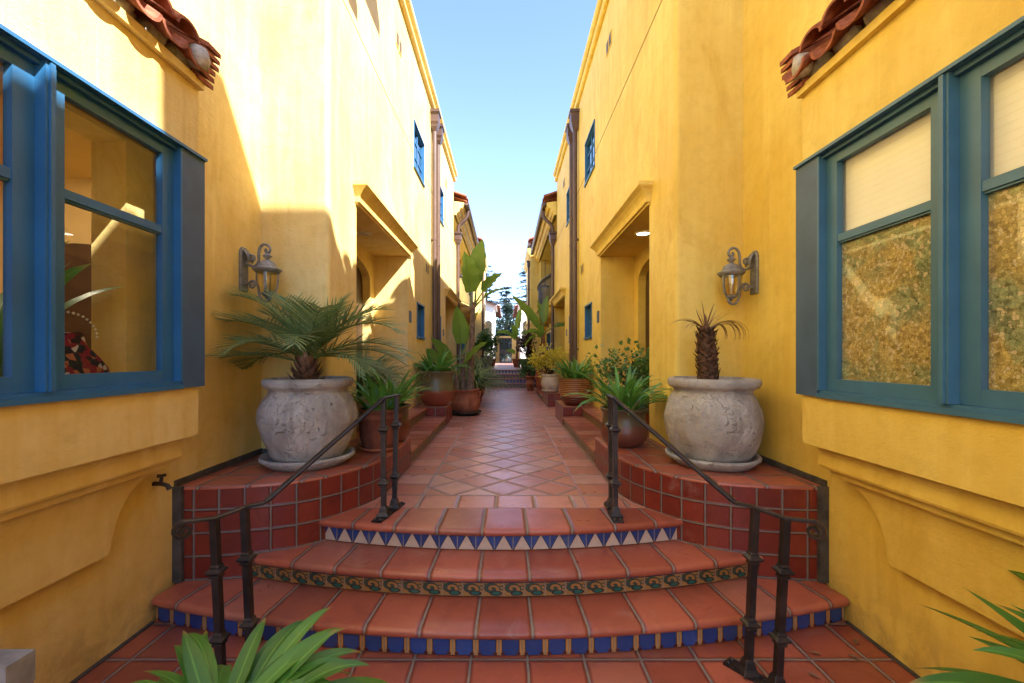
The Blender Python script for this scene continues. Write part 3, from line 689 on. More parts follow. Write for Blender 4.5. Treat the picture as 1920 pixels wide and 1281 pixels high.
    for (ya, yb, za, zb, dp), (da, db) in ((E1, (4.95, 6.62)), (E2, (11.5, 13.1))):
        d = MB(); q = wo + dp + .12
        d.box(X(s, q), X(s, q + .05), da, db, za, zr(1.44)); n = 5
        for i in range(n):
            y0 = da + (db - da) * i / n + .03; y1 = da + (db - da) * (i + 1) / n - .03; d.box(X(s, q - .015), X(s, q - .001), y0, y1, za + .12, zr(1.1))
        o = d.build("door", M['wood_dark'], H)
        hd = MB(); hd.tube([(X(s, q - .02), da + .12, za + 1.0), (X(s, q - .07), da + .12, za + 1.0), (X(s, q - .07), da + .22, za + 1.0)], .012, 8); sub(o, hd, "handle", M['iron'])
    hood(H, s, wo, 4.49, 6.86, zr(1.81), .22, .15, st); hood(H, s, wo, 11.0, 13.45, zr(1.76), .22, .15, st)
    for i, w in enumerate(W):
        window(H, s, wo, *w, cols=2, rows=3 if i < 2 else 2, deep=.012 if i < 2 else .05)
    c = MB()
    for w, z, r in ((wo - .02, ZT - .26, .055), (wo - .055, ZT - .10, .065)):
        c.tube([(X(s, w), YQ - .06, z), (X(s, w), 12.8, z)], r, 10)
    c.box(X(s, wo - .05), X(s, wo + .3), YQ - .03, 12.78, ZT - .04, ZT + .03)
    c.build("cornice", st, H)
    drainpipe(H, s, wo - .07, 8.96, ZL, zr(5.12), .047); drainpipe(H, s, wo - .07, 9.45, ZL, zr(5.08), .047)
    for y, z in ((8.3, zr(1.73)), (6.1, zr(4.58)), (11.0, zr(4.52))):
        v = MB(); 
        for j in range(2): v.box(X(s, wo - .012), X(s, wo - .002), y + .17 * j, y + .17 * j + .13, z - .1, z + .1); v.box(X(s, wo - .004), X(s, wo + .003), y + .17 * j + .02, y + .17 * j + .11, z - .08, z + .08, 1)
        for j in range(2): v.box(X(s, wo - .016), X(s, wo - .0125), y + .17 * j + .02, y + .17 * j + .11, z - .08, z + .08, 1)
        v.build("vent", [st, M['wood_dark']], H)
    pq = MB(); pq.box(X(s, wo - .012), X(s, wo - .001), 6.93, 7.07, zr(.55), zr(.74)); pq.build("plaque", M['blue_grey'], H, bevel=.004)
    pq = MB(); pq.box(X(s, wo - .012), X(s, wo - .001), 10.6, 10.72, zr(.5), zr(.67)); pq.build("plaque", M['blue_grey'], H, bevel=.004)
    for y, on in ((5.55, s > 0), (12.2, False)):
        cl = MB(); zc = zr(1.6) if y < 8 else zr(1.55); cl.lathe([(.10, 0), (.10, -.008), (.082, -.012), (.078, -.006)], (X(s, wo + .27), y, zc - .001), 24)
        o = cl.build("ceiling_lamp_or_fill", M['white_paint'], H)
        ln = MB(); ln.lathe([(.0, -.005), (.078, -.005), (.078, -.007), (0, -.007)], (X(s, wo + .27), y, zc), 24); sub(o, ln, "lens", M['lamp_on'] if on else M['lamp_off'])
    bay(H, s, dz, st)
    # tiled eave high over the near wall
    e = MB(); barrel_tiles(e, s, 2.02, ZN + .02, 2.9, ZN + .30, .05, 3.75, .24, .10); barrel_tiles(e, s, 1.43, ZQ + .02, 2.6, ZQ + .30, 3.95, YQ - .1, .24, .10); e.build("eave_tiles", M['clay'], H)
    if s > 0:
        r = MB(); r.box(X(s, 2.2), X(s, 5), -.75, -.05, 0, zr(7.38)); r.box(X(s, 2.145), X(s, 7), -6.5, -.76, 0, zr(6.0)); r.build("rear_wing", st, H)
    else:
        r = MB(); r.box(X(s, 2.145), X(s, 7), -6.5, -.05, 0, zr(5.5)); r.build("rear_wing", st, H)
        for a, b, q in ((4.40, 4.98, 4.55), (3.92, 4.18, 4.12)):
            r = MB(); r.box(X(s, wo - .46), X(s, wo - .002), a, b, zr(q) - .02, zr(q) + .14); r.build("shadow_block", M['wood_dark'], H)  # out-of-view blocks added high up to throw shadows on the wall
    return H

def bay(H, s, dz, st):
    z = lambda r: zr(r) + dz
    wb = 1.89; ya, yb = .78, 2.67
    O = (.97, 2.513, z(-.165), z(1.228), .06)
    m = MB(); holed(m, s, wb, ya, yb, z(-.49), z(1.70), [O])
    for y in (ya, yb): m.face([(X(s, wb), y, z(-.49)), (X(s, 2.145), y, z(-.49)), (X(s, 2.145), y, z(1.70)), (X(s, wb), y, z(1.70))])
    m.face([(X(s, wb), ya, z(1.70)), (X(s, wb), yb, z(1.70)), (X(s, 2.145), yb, z(1.98)), (X(s, 2.145), ya, z(1.98))])
    m.face([(X(s, wb), ya, z(-.49)), (X(s, wb), yb, z(-.49)), (X(s, 2.145), yb, z(-.49)), (X(s, 2.145), ya, z(-.49))])
    # rounded bottom edge
    o = m.build("bay", st, H, bevel=.018, merge=True)
    # corbel: two stepped bands and a coved bracket
    c = MB()
    def tier(w, y, z0, z1, r=.02):
        rows = []
        for d, zz in ((0, z1), (0, z0 + r), (r * .3, z0 + r * .3), (r, z0), (.2, z0)):
            rows.append([(X(s, min(w + d, 2.144)), y - d * .5, zz), (X(s, min(w + d, 2.144)), ya + .1, zz)])
        rows2 = [[(X(s, 2.144), r_[0][1], r_[0][2]), r_[0], r_[1]] for r_ in rows]
        c.grid(rows2, sm=False)
    tier(1.955, 2.62, z(-.63), z(-.49)); tier(2.0, 2.585, z(-.675), z(-.63), .01)
    rows = []; n = 14
    for i in range(n + 1):
        a = i / n * math.pi / 2
        w = 2.01 + .070 * math.sin(a); y = 2.285 + .245 * (1 - math.sin(a)); zz = z(-.675) - .385 * (1 - math.cos(a))
        rows.append([(X(s, 2.144), y, zz), (X(s, w), y, zz), (X(s, w), ya + .1, zz)])
    rows.append([(X(s, 2.144), rows[-1][0][1], rows[-1][0][2]), (X(s, 2.144), rows[-1][0][1], rows[-1][0][2]), (X(s, 2.144), ya + .1, rows[-1][0][2])])
    c.grid(rows, sm=False)
    sub(o, c, "corbel", st)
    # casing
    w0 = wb - .02
    for a, b in ((2.518, 2.70), (ya - .03, .965)): k = MB(); k.box(X(s, w0), X(s, wb + .02), a, b, z(-.188), z(1.226)); sub(o, k, "casing", M['blue_grey'], bevel=.003)
    k = MB()
    k.box(X(s, w0 - .016), X(s, wb + .03), ya - .032, 2.703, z(1.229), z(1.246)); k.box(X(s, w0 - .004), X(s, wb + .03), ya - .03, 2.699, z(1.2265), z(1.2288))
    k.box(X(s, w0 - .006), X(s, wb + .06), .967, 2.516, z(-.192), z(-.168)); k.box(X(s, w0 + .012), X(s, wb + .06), .967, 2.516, z(-.1675), z(-.150))
    k.box(X(s, w0 - .002), X(s, wb + .06), 1.766, 1.808, z(-.149), z(1.226)); k.box(X(s, w0 - .012), X(s, w0 - .0025), 1.778, 1.797, z(-.149), z(1.226))
    k.box(X(s, w0), X(s, wb + .06), 2.503, 2.5175, z(-.149), z(1.226)); k.box(X(s, w0), X(s, wb + .06), .966, .98, z(-.149), z(1.226))
    k.box(X(s, w0 + .02), X(s, wb + .06), .981, 1.765, z(1.207), z(1.226)); k.box(X(s, w0 + .02), X(s, wb + .06), 1.809, 2.502, z(1.207), z(1.226))
    sub(o, k, "window_frame", M['blue'] if s < 0 else M['blue_light'], bevel=.003)
    for a, b in ((1.809, 2.502), (.981, 1.765)):
        f = MB(); wf0, wf1 = wb + .025, wb + .062; t = .078
        f.box(X(s, wf0), X(s, wf1), a, a + t, z(-.149), z(1.206)); f.box(X(s, wf0), X(s, wf1), b - t, b, z(-.149), z(1.206))
        f.box(X(s, wf0 + .001), X(s, wf1), a + t, b - t, z(1.155), z(1.206)); f.box(X(s, wf0 + .001), X(s, wf1), a + t, b - t, z(-.149), z(-.082))
        f.box(X(s, wf0 + .004), X(s, wf1), a + t, b - t, z(.700), z(.742)); f.box(X(s, wf0 + .012), X(s, wf1), a + t, b - t, z(.690), z(.699))
        sub(o, f, "sash", M['blue'] if s < 0 else M['blue_light'], bevel=.004)
        for z0, z1 in ((-.082, .69), (.742, 1.155)):
            p = MB(); w = wf0 + .026; p.face([(X(s, w), a + t, z(z0)), (X(s, w), b - t, z(z0)), (X(s, w), b - t, z(z1)), (X(s, w), a + t, z(z1))])
            sub(o, p, "pane", M['glass'])
        if s > 0:
            p = MB(); w = wf0 + .031; p.face([(X(s, w), a + t, z(-.082)), (X(s, w), b - t, z(-.082)), (X(s, w), b - t, z(.69)), (X(s, w), a + t, z(.69))])
            sub(o, p, "privacy_film", M['film'])
            p = MB(); w = wf1 + .03; nn = 14
            for i in range(nn): z0 = .70 + .5 * i / nn; p.face([(X(s, w), a + .01, z(z0)), (X(s, w), b - .01, z(z0)), (X(s, w + .0012), b - .01, z(z0 + .5 / nn)), (X(s, w + .0012), a + .01, z(z0 + .5 / nn))])
            sub(o, p, "blind", M['blind'])
    # small tiled roof: fascia, barrel tiles, mortar bed, stacked verge tiles
    fz = MB(); fz.box(X(s, wb - .035), X(s, wb + .01), ya, 2.676, z(1.665), z(1.715)); sub(o, fz, "fascia", st, bevel=.004)
    rf = MB(); barrel_tiles(rf, s, wb - .10, z(1.80), 2.16, z(2.06), ya + .05, 2.62, .205, .088, .02, n=10)
    sub(o, rf, "roof_tile", M['clay'])
    vg = MB()
    for i in range(6):
        zb = 1.70 + .038 * i; d = -.05 - .012 * i
        P = [(X(s, wb + d), z(zb)), (X(s, 2.15), z(zb + .20)), (X(s, 2.15), z(zb + .232)), (X(s, wb + d), z(zb + .031))]
        y0, y1 = 2.60 + .01 * (i % 2), 2.735 - .008 * (i % 3)
        a = [(x, y0, zz) for x, zz in P]; b = [(x, y1, zz) for x, zz in P]
        vg.grid([a, b], closed=True, sm=False); vg.face(a); vg.face(b)
    sub(o, vg, "verge_tile", M['clay'], bevel=.004)
    mo = MB()
    for i in range(9): y = ya + .15 + .205 * i; mo.lathe([(0.0, -.05), (.06, -.045), (.075, 0), (.06, .05), (0, .06)], (X(s, wb + .05), y, z(1.79)), 10, .01, i)
    mo.lathe([(0.0, -.06), (.05, -.05), (.06, 0), (.05, .06), (0, .07)], (X(s, wb - .06), 2.585, z(1.80)), 10, .012, 33)
    sub(o, mo, "mortar", M['mortar'])
    # room behind the bay
    if s < 0:
        r = MB(); w1 = 4.6; y0, y1 = .3, 3.6; za, zb = z(-.9), z(1.5)
        P = lambda w, y, zz: (X(s, w), y, zz)
        r.face([P(w1, y0, za), P(w1, y1, za), P(w1, y1, zb), P(w1, y0, zb)])
        for y in (y0, y1): r.face([P(2.15, y, za), P(w1, y, za), P(w1, y, zb), P(2.15, y, zb)])
        r.face([P(2.15, y0, zb), P(w1, y0, zb), P(w1, y1, zb), P(2.15, y1, zb)]); r.face([P(2.15, y0, za), P(w1, y0, za), P(w1, y1, za), P(2.15, y1, za)])
        r.box(X(s, wb + .065), X(s, 2.5), .8, 2.6, z(-.20), z(-.16))
        ro = sub(o, r, "room", M['interior'])
        r = MB(); r.lathe([(0, 0), (.14, 0), (.14, -.006), (0, -.006)], (X(s, 3.4), 2.6, zb - .002), 24); sub(o, r, "ceiling_lamp_or_fill", M['room_fill'])  # glowing disc added to brighten the room behind the clear glass
    else:
        r = MB(); r.box(X(s, 2.2), X(s, 3.6), .7, 2.9, z(-.9), z(1.5)); sub(o, r, "room", M['interior'])
HL = house_near(-1, "near townhouse on the sunlit side, upper wall bleached, bay window with clear glass")
HR = house_near(1, "near townhouse on the shaded side, bay window with mosaic film and blinds, entry lamp lit")
# ------------------------------------------------------------------ set-back houses with balconies
def railing(parent, s, path, z0, h, name="railing"):
    m = MB(); L = 0
    pts = [Vector((X(s, w), y, 0)) for w, y in path]
    m.bar([p + Vector((0, 0, z0 + h)) for p in pts], (0, 0, 1), .045, .02); m.bar([p + Vector((0, 0, z0 + .08)) for p in pts], (0, 0, 1), .03, .015); m.bar([p + Vector((0, 0, z0 + h - .14)) for p in pts], (0, 0, 1), .025, .012)
    acc = 0; nxt = 0
    for a, b in zip(pts, pts[1:]):
        d = (b - a).length
        while nxt <= acc + d:
            p = a.lerp(b, (nxt - acc) / d); m.box(p.x - .008, p.x + .008, p.y - .008, p.y + .008, z0 + .08, z0 + h)
            m.lathe([(0, -.05), (.05, -.02), (.05, .02), (0, .05)], (p.x, p.y, z0 + h - .07), 6)
            nxt += .12
        acc += d
    return m.build(name, M['iron'], parent)
def house_mid(s, label):
    st = M['stucco_left'] if s < 0 else M['stucco']
    H = thing("townhouse", label, "house", (X(s, 2.2), 16.5, 0), "facing rows of yellow townhouses")
    y0, y1 = 13.9, 19.5; zb = zr(1.78); ze = zr(4.25)
    m = MB(); D1 = (14.6, 16.0, ZL, zr(.95), .1); W1 = (16.8, 18.4, zr(-.55), zr(.95), .08)
    holed(m, s, 1.78, y0, y1, 0, zb - .12, [D1, W1])
    B1 = (15.0, 16.2, zb, zr(3.95), .1); holed(m, s, 2.75, y0, y1, zb, zr(5.2), [B1])
    m.face([(X(s, 1.4), y0, zb - .13), (X(s, 2.75), y0, zb - .13), (X(s, 2.75), y1, zb - .13), (X(s, 1.4), y1, zb - .13)])
    m.box(X(s, 1.545), X(s, 2.75), 18.9, y1, 0, ze + .4)
    m.face([(X(s, 1.50), 12.9, ze), (X(s, 2.75), 12.9, ze), (X(s, 2.75), y1, ze), (X(s, 1.50), y1, ze)])
    m.box(X(s, 2.75), X(s, 7), y0 + .01, y1, 0, zr(5.2))
    m.build("wall", st, H)
    # balcony slab on coved corbels
    yc = 16.3; hw = 2.35; bow = [(1.545 - .33 * (1 - ((y - yc) / hw) ** 2), y) for y in [13.95 + 4.7 * i / 24 for i in range(25)]]
    b = MB()
    prof = [(.0, 0.0), (-.03, -.015), (-.03, -.06), (.0, -.075), (.03, -.12)]
    rows = [[(X(s, w + d), y, zb + z) for d, z in prof] for w, y in bow]; b.grid(rows, sm=False)
    b.face([(X(s, w), y, zb) for w, y in bow] + [(X(s, 2.75), bow[-1][1], zb), (X(s, 2.75), bow[0][1], zb)])
    b.face([(X(s, w + .03), y, zb - .12) for w, y in bow] + [(X(s, 2.0), bow[-1][1], zb - .12), (X(s, 2.0), bow[0][1], zb - .12)])
    o = b.build("balcony", st, H)
    for yy in (14.7, 16.4, 18.1):
        c = MB(); rows = []
        for t in range(8):
            a = t / 7; r = .55 * math.cos(a * math.pi / 2) ** .7 + .02
            rows.append([(X(s, 1.8 - r * math.sin(q)), yy - r * 1.1 * math.cos(q), zb - .13 - .42 * a) for q in [math.pi * i / 12 for i in range(13)]])
        c.grid(rows); sub(o, c, "corbel", st)
    railing(H, s, [(w + .06, y) for w, y in bow], zb, .98)
    # French door with shutter on the balcony, windows below
    window(H, s, 2.75, *B1[:4], cols=2, rows=4, deep=.05)
    sh = MB(); sh.box(X(s, 2.70), X(s, 2.745), 14.35, 14.95, zb + .02, zr(3.9))
    for i in range(14): zz = zb + .1 + i * .14; sh.box(X(s, 2.69), X(s, 2.699), 14.41, 14.89, zz, zz + .08)
    sh.build("shutter", M['blue_grey'], H)
    window(H, s, 1.78, *D1[:4], cols=2, rows=4, deep=.06); window(H, s, 1.78, *W1[:4], cols=3, rows=2, deep=.06)
    for y in (14.45, 16.2):
        sh = MB(); sh.box(X(s, 1.735), X(s, 1.777), y - .14 if y < 15 else y - .1, y + .12 if y < 15 else y + .45, ZL + .03 if y < 15 else zr(-.55), zr(.95)); sh.build("shutter", M['blue'] if y > 15 else M['blue_grey'], H)
    # deep moulded eave
    e = MB(); prof = [(1.545, ze), (1.46, ze), (1.46, ze + .05), (1.40, ze + .08), (1.36, ze + .15), (1.36, ze + .19), (1.29, ze + .20), (1.25, ze + .29), (1.24, ze + .36), (1.545, ze + .40)]
    e.grid([[(X(s, w), y, z) for w, z in prof] for y in (12.8, 19.3)], sm=False); e.face([(X(s, w), 12.8, z) for w, z in prof]); e.face([(X(s, w), 19.3, z) for w, z in prof])
    e.build("eave", st, H)
    gutter(H, s, 1.17, 12.85, 19.25, zr(4.62))
    rf = MB(); rf.face([(X(s, 1.2), 12.8, zr(4.66)), (X(s, 1.2), 19.4, zr(4.66)), (X(s, 5), 19.4, zr(6.0)), (X(s, 5), 12.8, zr(6.0))])
    barrel_tiles(rf, s, 1.16, zr(4.70), 2.4, zr(5.14), 12.9, 19.3, .26, .11, .02, n=6)
    rf.build("roof", M['clay'], H)
    d = MB(); d.tube([(X(s, 1.17), 13.35, zr(4.55)), (X(s, 1.19), 13.35, zr(4.38)), (X(s, 1.26), 13.35, zr(4.27)), (X(s, 1.40), 13.35, zr(4.14)), (X(s, 1.47), 13.35, zr(4.05)), (X(s, 1.48), 13.35, zr(3.8))], .055, 12); d.tube([(X(s, 1.48), 13.35, zr(3.5)), (X(s, 1.48), 13.35, ZL)], .05, 12)
    o = d.build("drainpipe", M['brown_metal'], H); leader_head(o, s, 1.48, 13.35, zr(3.86), .95)
    return H
house_mid(-1, "set-back townhouse with a bowed balcony rail seen behind the tall banana leaves")
house_mid(1, "set-back townhouse with a bowed balcony above the blue shutters and yellow shrub")
def house_far(s, label):
    st = M['stucco_left'] if s < 0 else M['stucco']
    H = thing("townhouse", label, "house", (X(s, 1.6), 21.5, 0), "facing rows of yellow townhouses"); y0, y1 = 19.5, 23.6; w = 1.12; ze = zr(4.9)
    m = MB(); E = (20.6, 22.4, ZU, zr(1.35), .4); W1 = (22.75, 23.35, zr(.3), zr(1.1), .08); W2 = (20.4, 21.2, zr(2.7), zr(3.7), .08); W3 = (22.4, 23.1, zr(2.7), zr(3.7), .08)
    holed(m, s, w, y0, y1, 0, ze, [E, W1, W2, W3])
    m.face([(X(s, w), y0, 0), (X(s, 7), y0, 0), (X(s, 7), y0, ze), (X(s, w), y0, ze)]); m.face([(X(s, w), y1, 0), (X(s, 7), y1, 0), (X(s, 7), y1, ze), (X(s, w), y1, ze)])
    m.face([(X(s, w + .4), E[0], ZU), (X(s, w + .4), E[1], ZU), (X(s, w + .4), E[1], zr(1.35)), (X(s, w + .4), E[0], zr(1.35))])
    m.box(X(s, 3), X(s, 7), y0 + .1, y1 - .1, 0, ze)
    m.build("wall", st, H)
    for q in (W1, W2, W3): window(H, s, w, *q[:4])
    hood(H, s, w, 20.55, 22.5, zr(1.55), .2, .14, st)
    dd = MB(); dd.box(X(s, w + .36), X(s, w + .39), 21, 22.1, ZU, zr(1.15)); dd.build("door", M['wood_dark'], H)
    e = MB(); prof = [(w, ze - .3), (w - .05, ze - .3), (w - .07, ze - .2), (w - .13, ze - .12), (w - .15, ze), (w, ze + .02)]
    e.grid([[(X(s, a), y, z) for a, z in prof] for y in (19.4, 23.6)], sm=False); e.face([(X(s, a), 19.4, z) for a, z in prof]); e.build("eave", st, H)
    gutter(H, s, w - .06, 19.3, 23.7, zr(5.1))
    rf = MB(); rf.face([(X(s, w - .03), 19.3, zr(5.14)), (X(s, w - .03), 23.7, zr(5.14)), (X(s, 5), 23.7, zr(6.4)), (X(s, 5), 19.3, zr(6.4))]); barrel_tiles(rf, s, w - .08, zr(5.18), 2.2, zr(5.6), 19.4, 23.6, .3, .12, .02, n=6); rf.build("roof", M['clay'], H)
    drainpipe(H, s, w - .06, 19.75, ZU, zr(4.4), .05, True, .8)
house_far(-1, "farthest yellow townhouse standing forward beyond the bushy potted tree")
house_far(1, "farthest yellow townhouse standing forward with a brown drainpipe at its corner")
# gate wall with its metal gate
GW = thing("gate_wall", "ochre wall closing the end of the walkway round the metal gate", "wall", (XC, 34.8, ZU))
gx0, gx1 = -.60, .42; gt = ZU + 2.02
m = MB(); m.box(-3, gx0, 34.7, 34.95, ZU - .3, zr(1.52)); m.box(gx1, 3, 34.7, 34.95, ZU - .3, zr(1.52)); m.box(gx0, gx1, 34.702, 34.948, gt, zr(1.52)); m.box(-3.02, 3.02, 34.66, 34.99, zr(1.52), zr(1.62))
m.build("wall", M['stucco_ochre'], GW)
G = thing("metal_gate", "dark barred metal gate in the wall at the end of the walkway", "gate", ((gx0 + gx1) / 2, 34.8, ZU))
f = MB(); f.box(gx0, gx0 + .06, 34.78, 34.84, ZU + .02, gt); f.box(gx1 - .06, gx1, 34.78, 34.84, ZU + .02, gt); f.box(gx0 + .06, gx1 - .06, 34.78, 34.84, gt - .06, gt); f.box(gx0 + .06, gx1 - .06, 34.78, 34.84, ZU + .02, ZU + .1); f.box(gx0 + .06, gx1 - .06, 34.781, 34.839, ZU + .72, ZU + 1.05)
f.build("frame", M['iron'], G)
f = MB()
for i in range(6): x = gx0 + .15 + i * .145; f.box(x - .015, x + .015, 34.79, 34.82, ZU + .1, gt - .06)
f.build("bars", M['iron'], G)
f = MB(); f.tube([(gx1 - .1, 34.77, ZU + .95), (gx1 - .1, 34.72, ZU + .95), (gx1 - .22, 34.72, ZU + .95)], .012, 8); f.build("handle", M['brown_metal'], G)
# white houses at the end of the walkway
def white_house(s, label):
    H = thing("white_house", label, "house", (X(s, 3.2), 38, ZU), "white houses beside the gate"); w = .86 if s < 0 else 1.06
    m = MB(); m.box(X(s, w), X(s, 8), 31, 34.6, ZU - .1, zr(3.8))
    m.face([(X(s, w), 31, zr(3.8)), (X(s, 8), 31, zr(3.8)), (X(s, 4.6), 31, zr(5.1))]); m.face([(X(s, w), 34.6, zr(3.8)), (X(s, 8), 34.6, zr(3.8)), (X(s, 4.6), 34.6, zr(5.1))])
    m.build("wall", M['white_stucco'], H)
    r = MB(); a = [(X(s, w - .22), y, zr(3.72)) for y in (30.7, 34.9)]; b = [(X(s, 4.6), y, zr(5.25)) for y in (30.7, 34.9)]; c = [(X(s, 8.3), y, zr(3.72)) for y in (30.7, 34.9)]
    r.grid([a, b, c], sm=False); r.grid([[(x, y, z - .14) for x, y, z in q] for q in (a, b, c)], sm=False)
    barrel_tiles(r, s, w - .31, zr(4.28), 4.6, zr(5.80), 37.7, 48.3, .34, .13, .03, n=5); r.build("roof", M['clay'], H)
    e = MB(); e.box(X(s, w - .18), X(s, w), 30.8, 34.6, zr(3.58), zr(3.7)); e.build("eave", M['white_paint'], H)
    c = X(s, w + .42); hw = .25; z0, zs = zr(1.0), zr(2.3)
    arc = [(c - hw, z0), (c + hw, z0)] + [(c + hw * math.cos(q), zs + hw * math.sin(q)) for q in [math.pi * i / 10 for i in range(11)]]
    p = MB(); p.face([(x, 30.985, z) for x, z in arc]); o = p.build("window", M['glass_reflective'], H)
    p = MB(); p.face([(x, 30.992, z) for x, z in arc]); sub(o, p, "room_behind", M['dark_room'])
    gr = MB()
    for i in range(6): x = c - hw + .04 + i * .084; gr.tube([(x, 30.93, z0), (x, 30.93, zs + .2)], .012, 5)
    for i in range(6): gr.tube([(c - hw, 30.93, z0 + .3 * i), (c + hw, 30.93, z0 + .3 * i)], .012, 5)
    gr.tube([(x, 30.93, z) for x, z in arc[2:]], .02, 5); sub(o, gr, "grille", M['iron'])
    for y in (31.8, 33.3):
        window(H, s, w, y, y + .9, zr(1.2), zr(2.4))
white_house(-1, "white rendered house with red tiled eave, sunlit, beside the metal gate")
white_house(1, "white rendered house beside the gate, half hidden behind the yellow house")

# ------------------------------------------------------------------ trees beyond
def leaf_quad(mb, p, d, n_, l, w):
    d = d.normalized(); sdv = d.cross(n_).normalized() * w / 2
    mb.face([p, p + d * l * .45 + sdv, p + d * l, p + d * l * .45 - sdv])
def conifer(name, label, x, y, z0, h, rad, seed, group, dens=1.0):
    rnd = random.Random(seed); T = thing(name, label, "tree", (x, y, z0), group)
    t = MB(); t.tube([(x, y, z0), (x + .1, y, z0 + h * .5), (x, y, z0 + h)], [h * .022, h * .014, .03], 8); t.build("trunk", M['bark'], T)
    f = MB(); br = MB(); zz = z0 + h * .12
    while zz < z0 + h * .985:
        k = 1 - (zz - z0) / h; L = rad * (k ** .75) * rnd.uniform(.65, 1.1) + .2
        for b in range(rnd.randint(4, 6)):
            a = rnd.uniform(0, 6.28); Lb = L * rnd.uniform(.6, 1.1); dr = Vector((math.cos(a), math.sin(a), 0)); n = max(3, int(Lb / .35)); p0 = Vector((x, y, zz)); pts = []
            for i in range(n + 1):
                tt = i / n; pts.append(p0 + dr * Lb * tt + Vector((0, 0, .10 * Lb * tt - .22 * Lb * tt * tt)))
            br.tube([pts[0], pts[-1]], [.05, .015], 4, False)
            for i in range(1, n + 1):
                for q in range(int(9 * dens)):
                    pp = pts[i] + Vector((rnd.gauss(0, .16), rnd.gauss(0, .16), rnd.gauss(0, .05))); d = (dr * rnd.uniform(-.2, 1) + Vector((rnd.gauss(0, .8), rnd.gauss(0, .8), rnd.uniform(-.45, .2))))
                    leaf_quad(f, pp, d, Vector((rnd.gauss(0, .4), rnd.gauss(0, .4), 1)), rnd.uniform(.25, .5), rnd.uniform(.07, .16))
        zz += h * rnd.uniform(.028, .05)
    br.build("branch", M['bark'], T); f.build("crown", M['conifer_leaf'], T)
def broad(name, label, x, y, z0, h, rad, seed, mat, group, n=3800, ls=.3):
    rnd = random.Random(seed); T = thing(name, label, "tree", (x, y, z0), group); t = MB(); t.tube([(x, y, z0), (x, y, z0 + h * .5)], [.22, .12], 8)
    cl = []
    for i in range(26):
        a = rnd.uniform(0, 6.28); u = rnd.uniform(.18, 1); r = rad * math.sqrt(rnd.random()) * (1.15 - u * .75)
        c = Vector((x + r * math.cos(a), y + r * math.sin(a), z0 + h * u)); cl.append((c, rad * rnd.uniform(.22, .42))); t.tube([(x, y, z0 + h * u * .5), c], [.06, .02], 4, False)
    t.build("trunk", M['bark'], T); f = MB()
    for i in range(n):
        c, r = rnd.choice(cl); d = Vector((rnd.gauss(0, 1), rnd.gauss(0, 1), rnd.gauss(0, .8))).normalized(); p = c + d * r * rnd.uniform(.5, 1.05)
        leaf_quad(f, p, d + Vector((rnd.gauss(0, .6), rnd.gauss(0, .6), rnd.gauss(0, .6))), Vector((rnd.gauss(0, 1), rnd.gauss(0, 1), 1)), ls * rnd.uniform(.6, 1.2), ls * .5)
    f.build("crown", mat, T)
TG = "trees beyond the gate"
conifer("conifer_tree", "dark spreading conifer behind the white house on the sunlit side", -3.1, 64, .4, 15.4, 4.6, 3, TG, 1.5)
conifer("conifer_tree", "dark spreading conifer behind the houses on the shaded side", 2.9, 62, .4, 15.0, 4.6, 5, TG, 1.5)
conifer("conifer_tree", "full green conifer standing straight above the gate", -.1, 58, .4, 11.2, 3.4, 8, TG, 1.6)
broad("flowering_tree", "rounded leafy tree in front of the conifer above the gate", -.1, 50, .5, 7.2, 1.6, 12, M['conifer_leaf'], TG, 3600, .26)
broad("leafy_tree", "low dense green tree directly above the gate wall", -.6, 45, .8, 3.9, 1.8, 14, M['conifer_leaf'], TG, 3600, .24)
c = MB(); c.tube([(-3 + 6 * i / 16, 36.5, zr(4.75) - .25 * math.sin(math.pi * i / 16)) for i in range(17)], .035, 6); o = c.build("utility_cable", M['cable'])
o['label'] = "black cable sagging across the gap in front of the trees"; o['category'] = "cable"
# ================================================================== HANDRAILS
def spiral(c, u, v, r0, turns, n=26, a0=math.pi / 2, dirn=-1):
    out = []
    for i in range(n + 1):
        t = i / n; r = r0 * (1 - .78 * t); a = a0 + dirn * turns * 2 * math.pi * t
        out.append(c + u * (r * math.cos(a)) + v * (r * math.sin(a)))
    return out
def post(parent, p0, p1, col=(.30, .62)):
    p0, p1 = Vector(p0), Vector(p1); m = MB(); h = .0165
    rows = [[p + Vector((a * h, b * h, 0)) for a, b in ((-1, -1), (1, -1), (1, 1), (-1, 1))] for p in (p0, p1)]
    m.grid(rows, closed=True, sm=False); o = m.build("post", M['iron'], parent)
    for f in col:
        q = p0.lerp(p1, f); k = MB(); rows = []
        for r, z in ((.0168, -.034), (.024, -.030), (.024, -.020), (.020, -.018), (.036, -.004), (.036, .004), (.020, .018), (.024, .022), (.0168, .034)):
            rows.append([(q.x + a * r, q.y + b * r, q.z + z) for a, b in ((-1, -1), (1, -1), (1, 1), (-1, 1))])
        k.grid(rows, closed=True, sm=False); sub(o, k, "collar", M['iron'], bevel=.002)
    return o
